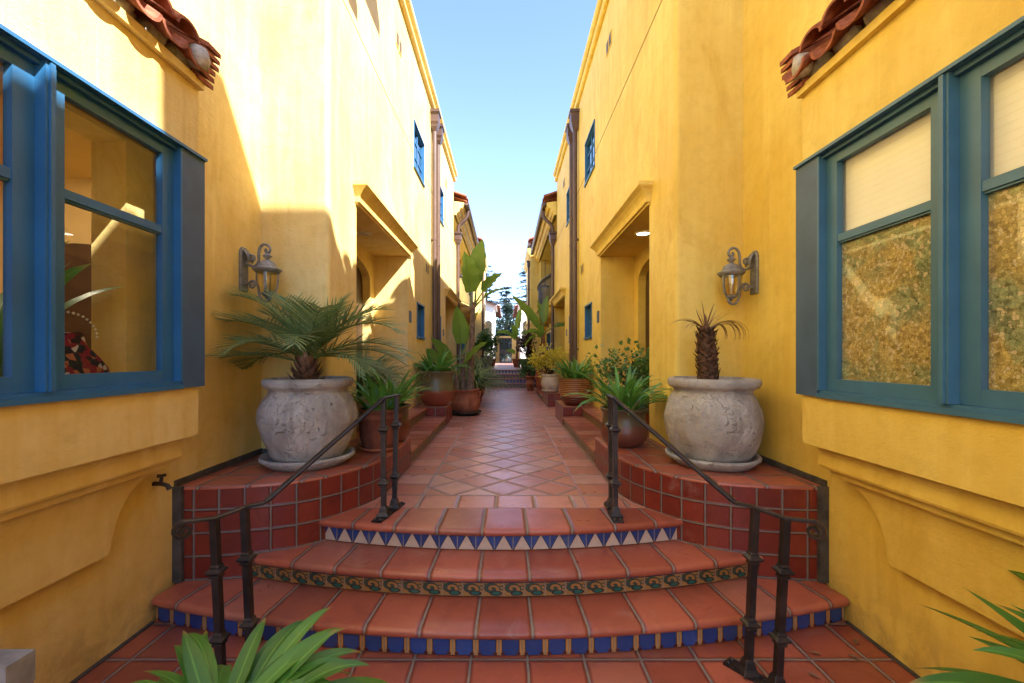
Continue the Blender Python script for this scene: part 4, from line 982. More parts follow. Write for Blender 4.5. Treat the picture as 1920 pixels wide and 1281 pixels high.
def handrail(s, label):
    dx = 0
    q = lambda l, r: l if s < 0 else r
    top_b = Vector((q(-.845, .795), 3.30, zr(-.30))); top_f = Vector((q(-.895, .785), 3.10, zr(-.305)))
    bend = Vector((q(-1.25, 1.18), 2.20, zr(-.755))); lB = Vector((q(-1.345, 1.275), 2.19, zr(-.775))); lA = Vector((q(-1.425, 1.36), 2.08, zr(-.79))); end = Vector((q(-1.515, 1.445), 2.00, zr(-.775)))
    T = thing("handrail", label, "handrail", (s * 1.0, 2.6, 0), "wrought iron handrails of the steps")
    path = [top_b + Vector((0, .05, -.004)), top_b, top_f + Vector((0, .02, 0.0)), top_f, top_f.lerp(bend, .02), top_f.lerp(bend, .5), top_f.lerp(bend, .985), bend, bend.lerp(lB, .5), lB, lA, end]
    d = (end - lA); d.z = 0; d.normalize(); cc = end + Vector((0, 0, -.045))
    sp = spiral(cc, d, Vector((0, 0, 1)), .045, 1.25, 26)
    m = MB(); m.bar(path + sp[1:], lambda i: (Vector((0, 0, 1)) if i < len(path) else ((path + sp[1:])[i] - cc).normalized()), .036, .015); m.build("rail", M['iron'], T)
    for (b, tp, z0) in ((Vector((q(-.86, .80), 3.27, ZL)), top_b + Vector((0, -.02, 0)), ZL), (Vector((q(-.893, .79), 3.10, ZL)), top_f, ZL), (Vector((q(-1.315, 1.245), 2.20, 0)), lB, 0), (Vector((q(-1.395, 1.325), 2.09, 0)), lA, 0)):
        b.z = z0 + .012
        post(T, b, tp + Vector((0, 0, -.008)), (.30, .70) if z0 == 0 else (.28, .74))
        k = MB(); rows = []
        for r, z in ((.045, .012), (.045, .020), (.030, .040), (.024, .070), (.0168, .085)): rows.append([(b.x + a * r, b.y + c_ * r, z0 + z) for a, c_ in ((-1, -1), (1, -1), (1, 1), (-1, 1))])
        k.grid(rows, closed=True, sm=False); k.build("foot", M['iron'], T, bevel=.003)
    for (c, ang, L, z0) in (((q(-.877, .795), 3.185), 0.0 if s > 0 else -.19, .40, ZL), ((q(-1.355, 1.285), 2.145), s * -2.2 + (0), .36, 0)):
        k = MB(); a = math.atan2(q(-.08, .08), -.11) if z0 == 0 else (math.atan2(q(-.033, -.01), -.17)); dv = Vector((math.sin(a), math.cos(a), 0)); nv = Vector((dv.y, -dv.x, 0)); C0 = Vector((c[0], c[1], z0))
        P = [C0 + dv * e * L / 2 + nv * f * .038 for e, f in ((-1, -1), (1, -1), (1, 1), (-1, 1))]
        k.grid([[p + Vector((0, 0, .001)) for p in P], [p + Vector((0, 0, .012)) for p in P]], closed=True, sm=False); k.face([p + Vector((0, 0, .012)) for p in P])
        o = k.build("base_plate", M['iron'], T, bevel=.002)
        for e in (-.44, .44):
            for f in (-.02, .02): b = MB(); p = C0 + dv * e * L + nv * f; b.lathe([(0.011, .012), (.011, .020), (.006, .026), (0, .027)], p, 8); sub(o, b, "bolt", M['iron'])
handrail(-1, "black iron handrail below the palm urn, its lower feet hidden by the foreground leaves")
handrail(1, "black iron handrail below the urn of the dead palm, all four feet in view")

# ================================================================== WALL LANTERNS
def lantern(s, y, zc, label):
    w = 2.145; T = thing("wall_lantern", label, "lantern", (X(s, w), y, zc), "wall lanterns above the urns")
    P = lambda d, z, dy=0: Vector((X(s, w - d), y + dy, zc + z))
    m = MB()
    pr = [(-.052, -.19), (.052, -.19), (.052, .12), (.045, .15), (.02, .175), (-.02, .175), (-.045, .15), (-.052, .12)]
    m.grid([[P(0.001, b, a) for a, b in pr], [P(.016, b, a) for a, b in pr], [P(.022, b * .96, a * .82) for a, b in pr]], closed=True, sm=False); m.face([P(.022, b * .96, a * .82) for a, b in pr])
    m.build("back_plate", M['lantern_metal'], T, bevel=.004)
    m = MB()                                                            # acanthus boss at the head of the plate
    for i in range(5):
        a = -.9 + .45 * i; rows = []
        for t in range(6):
            u = t / 5; wd = .020 * math.sin(math.pi * min(.95, u * .8 + .2)); c = P(.022 + .045 * math.sin(u * 2.2), .155 - .11 * u, math.sin(a) * (.015 + .035 * u)); rows.append([c + Vector((0, -wd, -.004)), c + Vector((s * -.008, 0, .003)), c + Vector((0, wd, -.004))])
        m.grid(rows)
    m.build("leaf_boss", M['lantern_metal'], T)
    A = .205; axis = P(A, 0)
    def scroll(pts, r): m = MB(); m.tube(pts, r, 8); return m
    out = Vector((-s, 0, 0)); upv = Vector((0, 0, 1))
    # upper S scroll: curls out of the plate, dips, rises and hooks over the lantern
    c1 = P(.095, .08); sp1 = [c1 + out * (.030 * (1 - .6 * t) * math.cos(a)) + upv * (.030 * (1 - .6 * t) * math.sin(a)) for t, a in [(1 - i / 16, math.pi * 3.1 - (i / 16) * math.pi * 1.6 - math.pi) for i in range(17)]]
    mid = [P(.03, .055), P(.05, .032), P(.085, .018), P(.115, .030), P(.132, .065), P(.134, .12), P(.142, .165), P(.165, .195), P(.195, .198), P(.222, .178), P(.228, .150), P(.215, .132), P(.196, .136), P(.190, .152), P(.200, .162)]
    up = scroll(smooth_path([tuple(p) for p in mid], 4), [.011] * (len(mid) * 4 - 3)); up.tube([tuple(p) for p in smooth_path([tuple(q) for q in (P(.05, .10), P(.075, .112), P(.098, .098), P(.096, .072), P(.072, .066), P(.064, .082), P(.075, .09))], 4)], .009, 8)
    up.build("bracket", M['lantern_metal'], T)
    lo = [P(.02, -.135), P(.05, -.125), P(.075, -.105), P(.105, -.11), P(.128, -.15), P(.138, -.21), P(.16, -.262), P(.195, -.275), P(.226, -.255), P(.228, -.225), P(.208, -.212), P(.195, -.225), P(.203, -.238)]
    b = scroll(smooth_path([tuple(p) for p in lo], 4), .011); b.tube(smooth_path([tuple(q) for q in (P(.085, -.108), P(.10, -.135), P(.085, -.160), P(.062, -.150), P(.066, -.132), P(.08, -.138))], 4), .009, 8); b.build("bracket", M['lantern_metal'], T)
    m = MB()
    m.lathe([(0, .135), (.012, .130), (.024, .112), (.036, .104), (.036, .100), (.014, .078), (.016, .070), (.030, .066), (.058, .048), (.070, .020), (.080, .006), (.108, -.006), (.110, -.014), (.098, -.026), (.092, -.034), (.080, -.040), (.07, -.036), (0, -.02)], axis, 28); m.build("cap", M['lantern_metal'], T)
    m = MB(); m.lathe([(.078, -.038), (.077, -.10), (.072, -.15), (.060, -.19), (.040, -.208)], axis, 24, .004, 3); m.build("glass_shade", M['amber'], T)
    for i in range(4):
        a = math.pi / 2 * i + (0.3); rows = []
        for r, z in ((.081, -.036), (.080, -.10), (.075, -.15), (.063, -.19), (.042, -.21)):
            c = axis + Vector((r * math.cos(a), r * math.sin(a), z)); t_ = Vector((-math.sin(a), math.cos(a), 0)) * .009; rr = Vector((math.cos(a), math.sin(a), 0)) * .004
            rows.append([c - t_ - rr, c + t_ - rr, c + t_ + rr, c - t_ + rr])
        k = MB(); k.grid(rows, closed=True, sm=False); k.build("rib", M['lantern_metal'], T)
    m = MB(); m.lathe([(.036, -.200), (.046, -.208), (.046, -.214), (.030, -.228), (.012, -.236), (.010, -.25), (.0, -.255)], axis, 24); m.build("bottom_cap", M['lantern_metal'], T)
    m = MB(); m.lathe([(.0, -.06), (.016, -.075), (.019, -.10), (.012, -.13), (.012, -.19)], axis, 12); m.build("bulb", M['lamp_off'], T)
lantern(-1, 3.53, zr(.725), "grey scrolled wall lantern above the live palm fronds")
lantern(1, 3.61, zr(.715), "grey scrolled wall lantern above the dead palm stump")

# ================================================================== HOSE TAP, BENCH
T = thing("hose_tap", "small brass garden tap on the wall under the clear bay window", "tap", (X(-1, 2.145), 2.64, zr(-.79)))
m = MB(); b = Vector((X(-1, 2.145), 2.64, zr(-.79))); m.tube([b, b + Vector((.05, 0, 0)), b + Vector((.085, 0, -.01)), b + Vector((.10, 0, -.035))], [.014, .014, .013, .015], 10); m.tube([b + Vector((.045, 0, 0)), b + Vector((.05, 0, .045))], .010, 8); m.build("spout", M['iron'], T)
m = MB(); m.tube([b + Vector((.05, -.03, .05)), b + Vector((.05, .03, .05))], .007, 8); m.tube([b + Vector((.025, 0, .052)), b + Vector((.075, 0, .052))], .007, 8); m.build("handle", M['iron'], T)
T = thing("garden_bench", "weathered grey wooden bench end cut by the lower corner of the view", "bench", (-1.75, 1.2, 0))
def plank(x0, x1, y0, y1, z0, z1, name): m = MB(); m.box(x0, x1, y0, y1, z0, z1); m.build(name, M['grey_wood'], T, bevel=.012)
plank(-2.02, -1.585, 1.35, 1.435, .55, .655, "arm"); plank(-1.665, -1.585, 1.355, 1.43, .012, .548, "leg"); plank(-2.02, -1.95, 1.355, 1.43, .012, .548, "leg")
plank(-2.02, -1.585, .02, .10, .55, .655, "arm"); plank(-1.665, -1.585, .025, .095, .012, .548, "leg"); plank(-2.02, -1.95, .025, .095, .012, .548, "leg")
for i in range(4): plank(-2.0 + .1 * i, -1.915 + .1 * i, .103, 1.347, .40, .43, "slat")

# ================================================================== POTS
def pot(name, label, cat, loc, prof, mat, soil, disp=0.0, seed=0, sides=48, group=None, handles=False, rz=0):
    T = thing(name, label, cat, loc, group, world=False, rz=rz)
    m = MB(); m.lathe(prof, n=sides, disp=disp, seed=seed); m.build("body", mat, T, merge=True)
    r, z = soil; q = MB(); q.lathe([(r, z - .02), (r * .7, z), (r * .3, z + .01), (0, z + .012)], n=20, disp=.01, seed=seed); q.build("soil", M['soil'], T)
    if handles:
        for a in (handles):
            c = Vector((math.cos(a), math.sin(a), 0)); h = MB(); r0 = prof[-4][0]; zz = prof[-4][1] - .08
            h.tube([c * (r0 - .015) + Vector((0, 0, zz + .05)), c * (r0 + .03) + Vector((0, 0, zz + .05)), c * (r0 + .035) + Vector((0, 0, zz)), c * (r0 - .005) + Vector((0, 0, zz - .045))], .018, 8); h.build("handle", mat, T)
    return T
def saucer(label, loc, r, h, mat, disp=0.0, group=None, cat="saucer"):
    m = MB(); m.lathe([(0, .002), (r * .80, .002), (r * .86, h * .25), (r, h * .7), (r, h * .95), (r * .955, h), (r * .9, h * .75), (r * .82, h * .45), (0, h * .45)], n=40, disp=disp, seed=5)
    o = m.build("saucer", mat, None, merge=True); o.location = loc; o['label'] = label; o['category'] = cat
    if group: o['group'] = group
URN = [(.0, 0.0), (.235, 0.0), (.262, .02), (.30, .09), (.338, .18), (.358, .27), (.362, .34), (.352, .41), (.325, .48), (.295, .525), (.287, .545), (.300, .565), (.325, .575), (.336, .595), (.336, .620), (.325, .640), (.300, .646), (.280, .640), (.268, .60), (.262, .54)]
URN2 = []
for (r0, z0), (r1, z1) in zip(URN, URN[1:]):
    kk = max(1, int(math.hypot(r1 - r0, z1 - z0) / .03)); URN2 += [(r0 + (r1 - r0) * j / kk, z0 + (z1 - z0) * j / kk) for j in range(kk)]
URN2.append(URN[-1])
UL = (-1.59, 3.43, ZP + .002); UR = (1.645, 3.42, ZP + .002)
for loc, w in ((UL, "under the urn of the live palm"), (UR, "under the urn of the dead palm")):
    saucer("round weathered stone saucer " + w, loc, .352, .085, M['stone'], .010, "stone saucers of the urns")
pot("stone_urn", "big pitted grey stone urn holding the live palm", "urn", (UL[0], UL[1], ZP + .042), URN2, M['stone'], (.27, .60), .022, 1, 96, "pitted stone urns")
pot("stone_urn", "big pitted grey stone urn holding the dead palm stump", "urn", (UR[0], UR[1], ZP + .042), URN2, M['stone'], (.27, .60), .022, 9, 96, "pitted stone urns")
# left row
PA = (-1.16, 3.92, ZP + .002); saucer("plain terracotta saucer behind the iron handrail", PA, .175, .04, M['terracotta'])
pot("terracotta_pot", "brown terracotta pot with a stepped rim beside the palm urn", "pot", (PA[0], PA[1], ZP + .02), [(0, 0), (.135, 0), (.15, .02), (.178, .10), (.19, .20), (.188, .27), (.196, .275), (.196, .295), (.18, .30), (.175, .33), (.185, .335), (.185, .36), (.165, .36), (.16, .31)], M['terracotta_dark'], (.16, .33))
PB = (-1.17, 4.32, ZP + .002); pot("glazed_pot", "brown drip glazed pot squeezed behind the stepped rim pot", "pot", PB, [(0, 0), (.13, 0), (.16, .03), (.19, .10), (.195, .15), (.175, .22), (.172, .33), (.195, .345), (.195, .365), (.17, .365), (.16, .32)], M['drip'], (.165, .33))
PW = (-1.78, 5.05, ZP + .002); pot("pale_pot", "pale rimmed pot of the spidery grass in the entrance", "pot", PW, [(0, 0), (.2, 0), (.24, .05), (.28, .2), (.29, .34), (.31, .35), (.31, .40), (.28, .40), (.27, .34)], M['cream_stone'], (.27, .36))
PO = (-1.245, 7.56, ZP + .002); pot("glazed_pot", "wide pot with olive glaze above bare red clay", "pot", PO, [(0, 0), (.20, 0), (.215, .02), (.26, .09), (.325, .20), (.335, .25), (.315, .32), (.285, .40), (.275, .47), (.29, .54), (.315, .575), (.315, .60), (.28, .60), (.265, .52)], M['olive_red'], (.27, .55), handles=(-1.75, 1.3, .1, 2.6))
PT = (-.83, 8.55, ZL + .003); saucer("black saucer under the banana pot", PT, .325, .075, M['black_plastic'])
pot("terracotta_pot", "round red terracotta pot planted with three banana stems", "pot", (PT[0], PT[1], ZL + .04), [(0, 0), (.20, 0), (.24, .03), (.285, .11), (.30, .19), (.29, .27), (.262, .34), (.25, .38), (.262, .43), (.285, .45), (.285, .475), (.25, .475), (.24, .42)], M['terracotta'], (.24, .44), handles=(-.25, 2.9))
PG = (-.80, 10.3, ZL + .003); pot("terracotta_pot", "terracotta pot hidden under drooping grass", "pot", PG, [(0, 0), (.16, 0), (.2, .1), (.22, .28), (.24, .29), (.24, .34), (.2, .34), (.19, .28)], M['terracotta'], (.2, .3))
PF = (-.86, 12.6, ZL + .003); pot("terracotta_pot", "terracotta pot of the feathery yellow green shrub", "pot", PF, [(0, 0), (.16, 0), (.2, .1), (.24, .36), (.26, .37), (.26, .42), (.22, .42), (.2, .34)], M['terracotta'], (.21, .38))
PR = (-.84, 18.2, ZU + .003); pot("grey_pot", "tall grey tapered pot of the bushy tree on the upper level", "pot", PR, [(0, 0), (.16, 0), (.19, .1), (.25, .5), (.265, .52), (.265, .57), (.23, .57), (.22, .5)], M['grey_pot'], (.235, .53))
PQ = (-.72, 20.6, ZU + .003); pot("terracotta_pot", "small brown pot just behind the tall grey pot", "pot", PQ, [(0, 0), (.13, 0), (.17, .2), (.19, .36), (.21, .37), (.21, .42), (.17, .42), (.16, .36)], M['terracotta_dark'], (.17, .39))
# right row
QA = (1.135, 4.13, ZP + .002); pot("glazed_pot", "squat drip glazed brown pot behind the handrail", "pot", QA, [(0, 0), (.15, 0), (.165, .012), (.20, .05), (.225, .11), (.225, .16), (.21, .21), (.20, .26), (.202, .31), (.218, .335), (.228, .35), (.224, .362), (.20, .36), (.19, .31)], M['drip'], (.195, .33), .004, 4)
QP = (1.66, 5.2, ZP + .002); pot("terracotta_pot", "terracotta pot of the sparse branching shrub in the entrance", "pot", QP, [(0, 0), (.15, 0), (.19, .12), (.22, .3), (.235, .31), (.235, .35), (.2, .35), (.19, .3)], M['terracotta'], (.2, .31))
QB = (1.21, 7.55, ZP + .002); pot("ribbed_pot", "ochre pot with horizontal ribs like a basket", "pot", QB, [(0, 0), (.16, 0), (.17, .02), (.20, .03), (.235, .07), (.26, .14), (.272, .22), (.278, .44), (.285, .45), (.285, .47), (.262, .47), (.255, .42)], M['basket'], (.26, .44))
QC = (1.04, 10.25, ZP + .002); saucer("cream stone saucer under the yellow shrub's urn", QC, .205, .06, M['cream_stone'])
pot("cream_urn", "cream stone urn holding the yellow shrub", "urn", (QC[0], QC[1], ZP + .03), [(0, 0), (.13, 0), (.17, .03), (.205, .12), (.215, .2), (.20, .29), (.185, .34), (.187, .35), (.205, .36), (.205, .40), (.18, .40), (.17, .34)], M['cream_stone'], (.18, .37), .006, 6)
QD = (1.10, 13.0, ZP + .002); pot("terracotta_pot", "round terracotta pot behind the cream urn", "pot", QD, [(0, 0), (.14, 0), (.2, .08), (.235, .2), (.22, .32), (.2, .38), (.22, .42), (.19, .42), (.18, .36)], M['terracotta'], (.19, .39))
QE = (.80, 14.5, ZL + .003); QEp = pot("square_planter", "square banded terracotta planter at the foot of the far steps", "pot", QE, [(0, 0), (.13, 0), (.14, .03), (.15, .05), (.165, .20), (.178, .21), (.178, .25), (.168, .26), (.185, .44), (.205, .45), (.205, .50), (.18, .50), (.17, .44)], M['terracotta'], (.175, .46), 0, 0, 4, rz=math.pi / 4)
QF = (.80, 18.5, ZU + .003); pot("terracotta_pot", "terracotta pot of the purple leaved shrub on the upper level", "pot", QF, [(0, 0), (.15, 0), (.2, .2), (.23, .38), (.25, .39), (.25, .43), (.2, .43), (.19, .38)], M['terracotta_dark'], (.2, .4))
QG = (.50, 21.0, ZU + .003); pot("terracotta_pot", "terracotta pot of the small banana plant on the upper level", "pot", QG, [(0, 0), (.14, 0), (.19, .2), (.21, .35), (.23, .36), (.23, .40), (.19, .40), (.18, .35)], M['terracotta'], (.19, .37))
QH = (1.02, 11.9, ZP + .002); pot("terracotta_pot", "low terracotta pot of the tall banana with the reddish stem", "pot", QH, [(0, 0), (.16, 0), (.2, .1), (.21, .25), (.225, .26), (.225, .30), (.19, .30), (.18, .25)], M['terracotta'], (.19, .28))

# ================================================================== PLANTS
def blade(mb, base, az, elev, length, width, droop, fold=.25, n=9, tip=.9, twist=0.0, point=2.2, sidebend=0.0):
    """one strap leaf: arching centre line, V-folded blade"""
    p = Vector(base); rows = []; uvs = []; e = elev; st = length / n
    for i in range(n + 1):
        t = i / n; a = az + sidebend * t
        d = Vector((math.cos(a) * math.cos(e), math.sin(a) * math.cos(e), math.sin(e)))
        sd_ = Vector((-math.sin(a), math.cos(a), 0)); nn = sd_.cross(d) * -1
        tw = twist * t; sd2 = sd_ * math.cos(tw) + nn * math.sin(tw); n2 = nn * math.cos(tw) - sd_ * math.sin(tw)
        wv = width * min(1, .45 + t * 2.2) * (1 - max(0, (t - .35) / .65) ** point) * .5 + .0012
        rows.append([p - sd2 * wv - n2 * 0, p + n2 * (-fold * wv) * 1.0, p + sd2 * wv]); uvs.append([(0, t), (.5, t), (1, t)])
        p = p + d * st; e -= droop / n * (.5 + t)
    mb.grid(rows, uvs)
def straps(name, label, loc, n, length, width, seed, mat='strap_leaf', droop=(1.0, 2.0), elev=(.7, 1.4), spread=.06, cat="plant", group=None, az=(0, 6.283), n2=9, fold=.25, vary=.35):
    rnd = random.Random(seed); T = thing(name, label, cat, loc, group, world=False); m = MB()
    for i in range(n):
        a = az[0] + (az[1] - az[0]) * ((i * .618034) % 1) + rnd.uniform(-.2, .2); r = spread * math.sqrt(rnd.random())
        f = i / n; e = elev[1] + (elev[0] - elev[1]) * rnd.random()
        blade(m, (r * math.cos(a), r * math.sin(a), 0), a, e, length * rnd.uniform(1 - vary, 1 + vary * .4), width * rnd.uniform(.75, 1.15), rnd.uniform(*droop), fold, n2, twist=rnd.uniform(-.5, .5), sidebend=rnd.uniform(-.35, .35))
    m.build("foliage", M[mat], T)
    s_ = MB(); s_.lathe([(0, -.03), (spread * .8, -.03), (spread * .7, .03), (spread * .3, .06), (0, .06)], n=10); s_.build("stem", M['petiole'], T)
    return T
CG = "strap leaved pot plants"
straps("clivia_plant", "strap leaved plant over the stepped rim pot and the pot behind", (PA[0], PA[1] , ZP + .35), 44, .44, .046, 2, spread=.13, group=CG, droop=(.7, 1.9))
straps("clivia_plant", "upright strap leaved plant in the drip glazed pot behind", (PB[0], PB[1], ZP + .34), 36, .50, .048, 21, spread=.11, group=CG, droop=(.5, 1.6))
straps("clivia_plant", "dark strap leaved plant filling the olive and red pot", (PO[0], PO[1], ZP + .56), 60, .52, .062, 5, spread=.19, group=CG, droop=(.5, 1.8), elev=(.45, 1.3))
straps("clivia_plant", "strap leaved plant with long arching leaves in the squat pot by the handrail", (QA[0], QA[1], ZP + .33), 64, .56, .046, 7, spread=.14, group=CG, droop=(.8, 2.1), elev=(.6, 1.4))
straps("clivia_plant", "bright green strap leaved plant in the ribbed ochre pot", (QB[0], QB[1], ZP + .44), 70, .50, .055, 9, spread=.19, group=CG, droop=(.4, 1.6), elev=(.5, 1.4))
straps("clivia_plant", "foreground strap leaved plant cut by the bottom edge, below the palm urn", (-.84, 1.24, .565), 96, .38, .058, 11, spread=.15, group=CG, droop=(.5, 1.5), elev=(-.05, .62), n2=14, fold=.3, vary=.4)
straps("clivia_plant", "foreground strap leaved plant cut by the corner below the mosaic film window", (1.86, 1.08, .58), 60, .57, .078, 15, spread=.12, group=CG, droop=(.3, 1.3), elev=(.1, 1.0), n2=14, fold=.35, vary=.3)
for loc, lab in (((-1.0, 1.42, .003), "pot under the foreground plant below the palm urn"), ((1.86, 1.42, .003), "pot under the foreground plant below the film window")):
    pass
pot("terracotta_pot", "terracotta pot just below the bottom edge, under the foreground plant of the sunlit side", "pot", (-.84, 1.24, .003), [(0, 0), (.11, 0), (.13, .2), (.145, .48), (.155, .49), (.155, .52), (.13, .52), (.125, .48)], M['terracotta'], (.13, .51))
pot("terracotta_pot", "terracotta pot out of view under the foreground plant by the film window", "pot", (1.86, 1.08, .003), [(0, 0), (.12, 0), (.15, .15), (.17, .52), (.185, .53), (.185, .58), (.16, .58), (.15, .52)], M['terracotta'], (.16, .57))
straps("grass_plant", "pale green spidery grass filling the near entrance", (PW[0], PW[1], ZP + .38), 420, .78, .022, 31, 'grass_leaf', (1.2, 2.8), (.7, 1.45), .2, group="grasses in pots", n2=8)
straps("grass_plant", "grass drooping over the walkway behind the banana pot", (PG[0], PG[1], ZL + .32), 420, .90, .024, 33, 'grass_leaf', (1.2, 2.7), (.6, 1.45), .14, group="grasses in pots", n2=8)
straps("clivia_plant", "drooping yellowish strap leaves in the round terracotta pot", (QD[0], QD[1], ZP + .40), 34, .50, .06, 35, spread=.14, group=CG, droop=(.6, 2.2), elev=(.5, 1.4))
straps("grass_plant", "arching dark leaves at the foot of the purple shrub", (.86, 16.3, ZL + .75), 40, .55, .03, 37, 'strap_leaf', (.8, 1.8), (.6, 1.4), .12, group="grasses in pots")

# palm in the left urn
def frond(mb, rb, base, az, elev, L, droop, nl=26, ll=.30, lw=.013, rnd=None):
    p = Vector(base); e = elev; n = 22; pts = []; dirs = []
    for i in range(n + 1):
        d = Vector((math.cos(az) * math.cos(e), math.sin(az) * math.cos(e), math.sin(e))); pts.append(p.copy()); dirs.append(d); p = p + d * (L / n); e -= droop / n * (.4 + 1.2 * i / n)
    rb.tube(pts, [.008 * (1 - .85 * i / n) + .001 for i in range(n + 1)], 5, False)
    sd_ = Vector((-math.sin(az), math.cos(az), 0))
    for k in range(nl):
        t = .14 + .86 * (k + .5) / nl; i = min(n, int(t * n)); c = pts[i]; d = dirs[i]; nn = sd_.cross(d) * -1
        l = ll * math.sin(math.pi * (.18 + .74 * t)) * rnd.uniform(.85, 1.12)
        for sg in (-1, 1):
            dv = (d * (.62 + .7 * t) + sd_ * sg * 1.0 + nn * rnd.uniform(.05, .30)).normalized(); q = c.copy(); rows = []
            for j in range(5):
                u = j / 4; wv = lw * (math.sin(math.pi * (.2 + .8 * u)) * .5 + .02); s2 = dv.cross(nn).normalized(); rows.append([q - s2 * wv, q + nn * wv * .5, q + s2 * wv]); q = q + dv * l / 4; dv = (dv + Vector((0, 0, -.14 * u - .02))).normalized()
            mb.grid(rows, [[(0, j / 4), (.5, j / 4), (1, j / 4)] for j in range(5)])
rnd = random.Random(4)
pc = (UL[0] - .02, UL[1], ZP + .64)
PT_ = thing("palm_plant", "live palm with feathery arching fronds in the stone urn", "palm", pc, None, world=False)
m = MB(); rb = MB(); top = Vector((.03, 0, .19))
spec = [(180, .50, .95, 1.35), (200, .30, .95, 1.2), (165, .75, .92, 1.5), (190, .85, .85, 1.5), (5, .50, .88, 1.5), (345, .72, .86, 1.6), (22, .30, .78, 1.2), (330, .35, .66, 1.5), (90, 1.1, .66, 1.0), (120, .9, .75, 1.3), (60, .95, .70, 1.2), (285, .75, .55, 1.9), (235, .65, .70, 1.7), (40, 1.3, .62, .6), (150, 1.25, .62, .8), (310, 1.15, .55, 1.3), (210, 1.2, .52, 1.1), (175, .1, .75, 1.2), (15, .05, .7, 1.2), (190, 1.05, .8, 1.2), (355, 1.0, .8, 1.3)]
for a, e, L, dr in spec: frond(m, rb, top + Vector((0, 0, rnd.uniform(-.04, .05))), R_(a + rnd.uniform(-6, 6)), e, L, dr * .9, 26, .36, .013, rnd)
m.build("foliage", M['palm_leaf'], PT_); rb.build("frond_stems", M['petiole'], PT_)
t = MB(); t.tube([(0, 0, -.06), (.01, 0, .1), (.03, 0, .20)], [.085, .075, .045], 12); t.build("trunk", M['fibre'], PT_)
t = MB()
for i in range(46):
    a = i * 2.4; z = -.02 + .19 * i / 46; e = .35 + .9 * i / 46; blade(t, (.075 * math.cos(a) * (1 - .35 * i / 46), .075 * math.sin(a) * (1 - .35 * i / 46), z), a, e, .10, .045, -.6, .4, 4)
t.build("old_leaf_bases", M['dry_leaf'], PT_)
# dead palm
pd = (UR[0] - .03, UR[1], ZP + .64)
DP = thing("dead_palm", "dead brown palm stump bristling with leaf bases in the stone urn", "palm", pd, None, world=False)
t = MB(); t.tube([(0, 0, -.05), (.005, 0, .12), (-.01, 0, .3), (-.02, 0, .46)], [.062, .070, .066, .028], 14); t.build("trunk", M['fibre'], DP)
t = MB()
for i in range(240):
    f = i / 240; a = i * 2.39996 + rnd.uniform(-.3, .3); z = .0 + .44 * f; r = .064 * (1 - .5 * max(0, f - .6)); blade(t, (r * math.cos(a) - .02 * f, r * math.sin(a), z), a, .75 + rnd.uniform(-.4, .5), .042 * rnd.uniform(.5, 1.5), .026, -1.1 + rnd.uniform(-.5, .9), .5, 4, point=1.5)
t.build("old_leaf_bases", M['fibre'], DP)
t = MB()
for i in range(14): a = i * 2.4; blade(t, (-.02, 0, .42), a, 1.2 + rnd.uniform(-.4, .3), rnd.uniform(.12, .26), .010, rnd.uniform(-.2, .8), .3, 6)
for a, L, dr in ((0.2, .42, 3.2), (-.2, .46, 3.4), (.5, .40, 3.3), (-.5, .36, 3.2), (3.3, .30, 1.6), (3.0, .34, 1.9), (3.5, .24, 2.2)):
    for k in range(3): blade(t, (-.01, 0, .40), a + rnd.uniform(-.25, .25), .9, L * rnd.uniform(.85, 1.1), .012, dr, .3, 10)
t.build("withered_fronds", M['dry_leaf'], DP)

# banana plants
def paddle(mb, pb, base, az, elev, pet, L, W, droop, rnd, roll=0.0):
    p = Vector(base); e = elev; pts = [p.copy()]
    for i in range(8):
        d = Vector((math.cos(az) * math.cos(e), math.sin(az) * math.cos(e), math.sin(e))); p = p + d * pet / 8; pts.append(p.copy()); e -= droop * .25 / 8
    pb.tube(pts, [.022 - .012 * i / 8 for i in range(9)], 7, False)
    n = 14; rows = []; uvs = []; sd_ = Vector((-math.sin(az), math.cos(az), 0)); mid = []
    for i in range(n + 1):
        t = i / n; d = Vector((math.cos(az) * math.cos(e), math.sin(az) * math.cos(e), math.sin(e))); nn = sd_.cross(d) * -1
        s2 = sd_ * math.cos(roll) + nn * math.sin(roll); n2 = nn * math.cos(roll) - sd_ * math.sin(roll)
        wv = W * .5 * (math.sin(math.pi * min(1, (.06 + .94 * t)) ** .72) ** .72 if t < .995 else .03)
        rows.append([p + s2 * wv * f + n2 * (abs(f) ** 1.4 * wv * .32 + (.018 * math.sin(t * 23 + f * 3) * abs(f))) for f in (-1, -.66, -.33, 0, .33, .66, 1)]); uvs.append([((f + 1) / 2, t * .84) for f in (-1, -.66, -.33, 0, .33, .66, 1)]); mid.append(p - n2 * .006)
        p = p + d * L / n; e -= droop * .75 / n
    mb.grid(rows, uvs); pb.tube(mid, [.010 * (1 - .8 * i / n) for i in range(n + 1)], 5, False)
def banana(label, loc, stems, leaves, seed, tm='trunk', group="banana plants"):
    rnd = random.Random(seed); T = thing("banana_plant", label, "plant", loc, group, world=False)
    for (x, y, h, lx, ly, r) in stems:
        t = MB(); n = 40; pts = []; rad = []
        for i in range(n + 1):
            f = i / n; pts.append((x + lx * f, y + ly * f, h * f - .03)); rad.append(r * (1.25 - .3 * min(1, f * 5) - .35 * f) * (1 + .07 * (1 if i % 3 == 0 else 0)))
        t.tube(pts, rad, 12); t.build("stem", M[tm], T)
    m = MB(); pb = MB()
    for l in leaves: paddle(m, pb, l[0], R_(l[1]), l[2], l[3], l[4], l[5], l[6], rnd, l[7] if len(l) > 7 else 0)
    m.build("foliage", M['banana_leaf'], T); pb.build("leaf_stalks", M['petiole'], T)
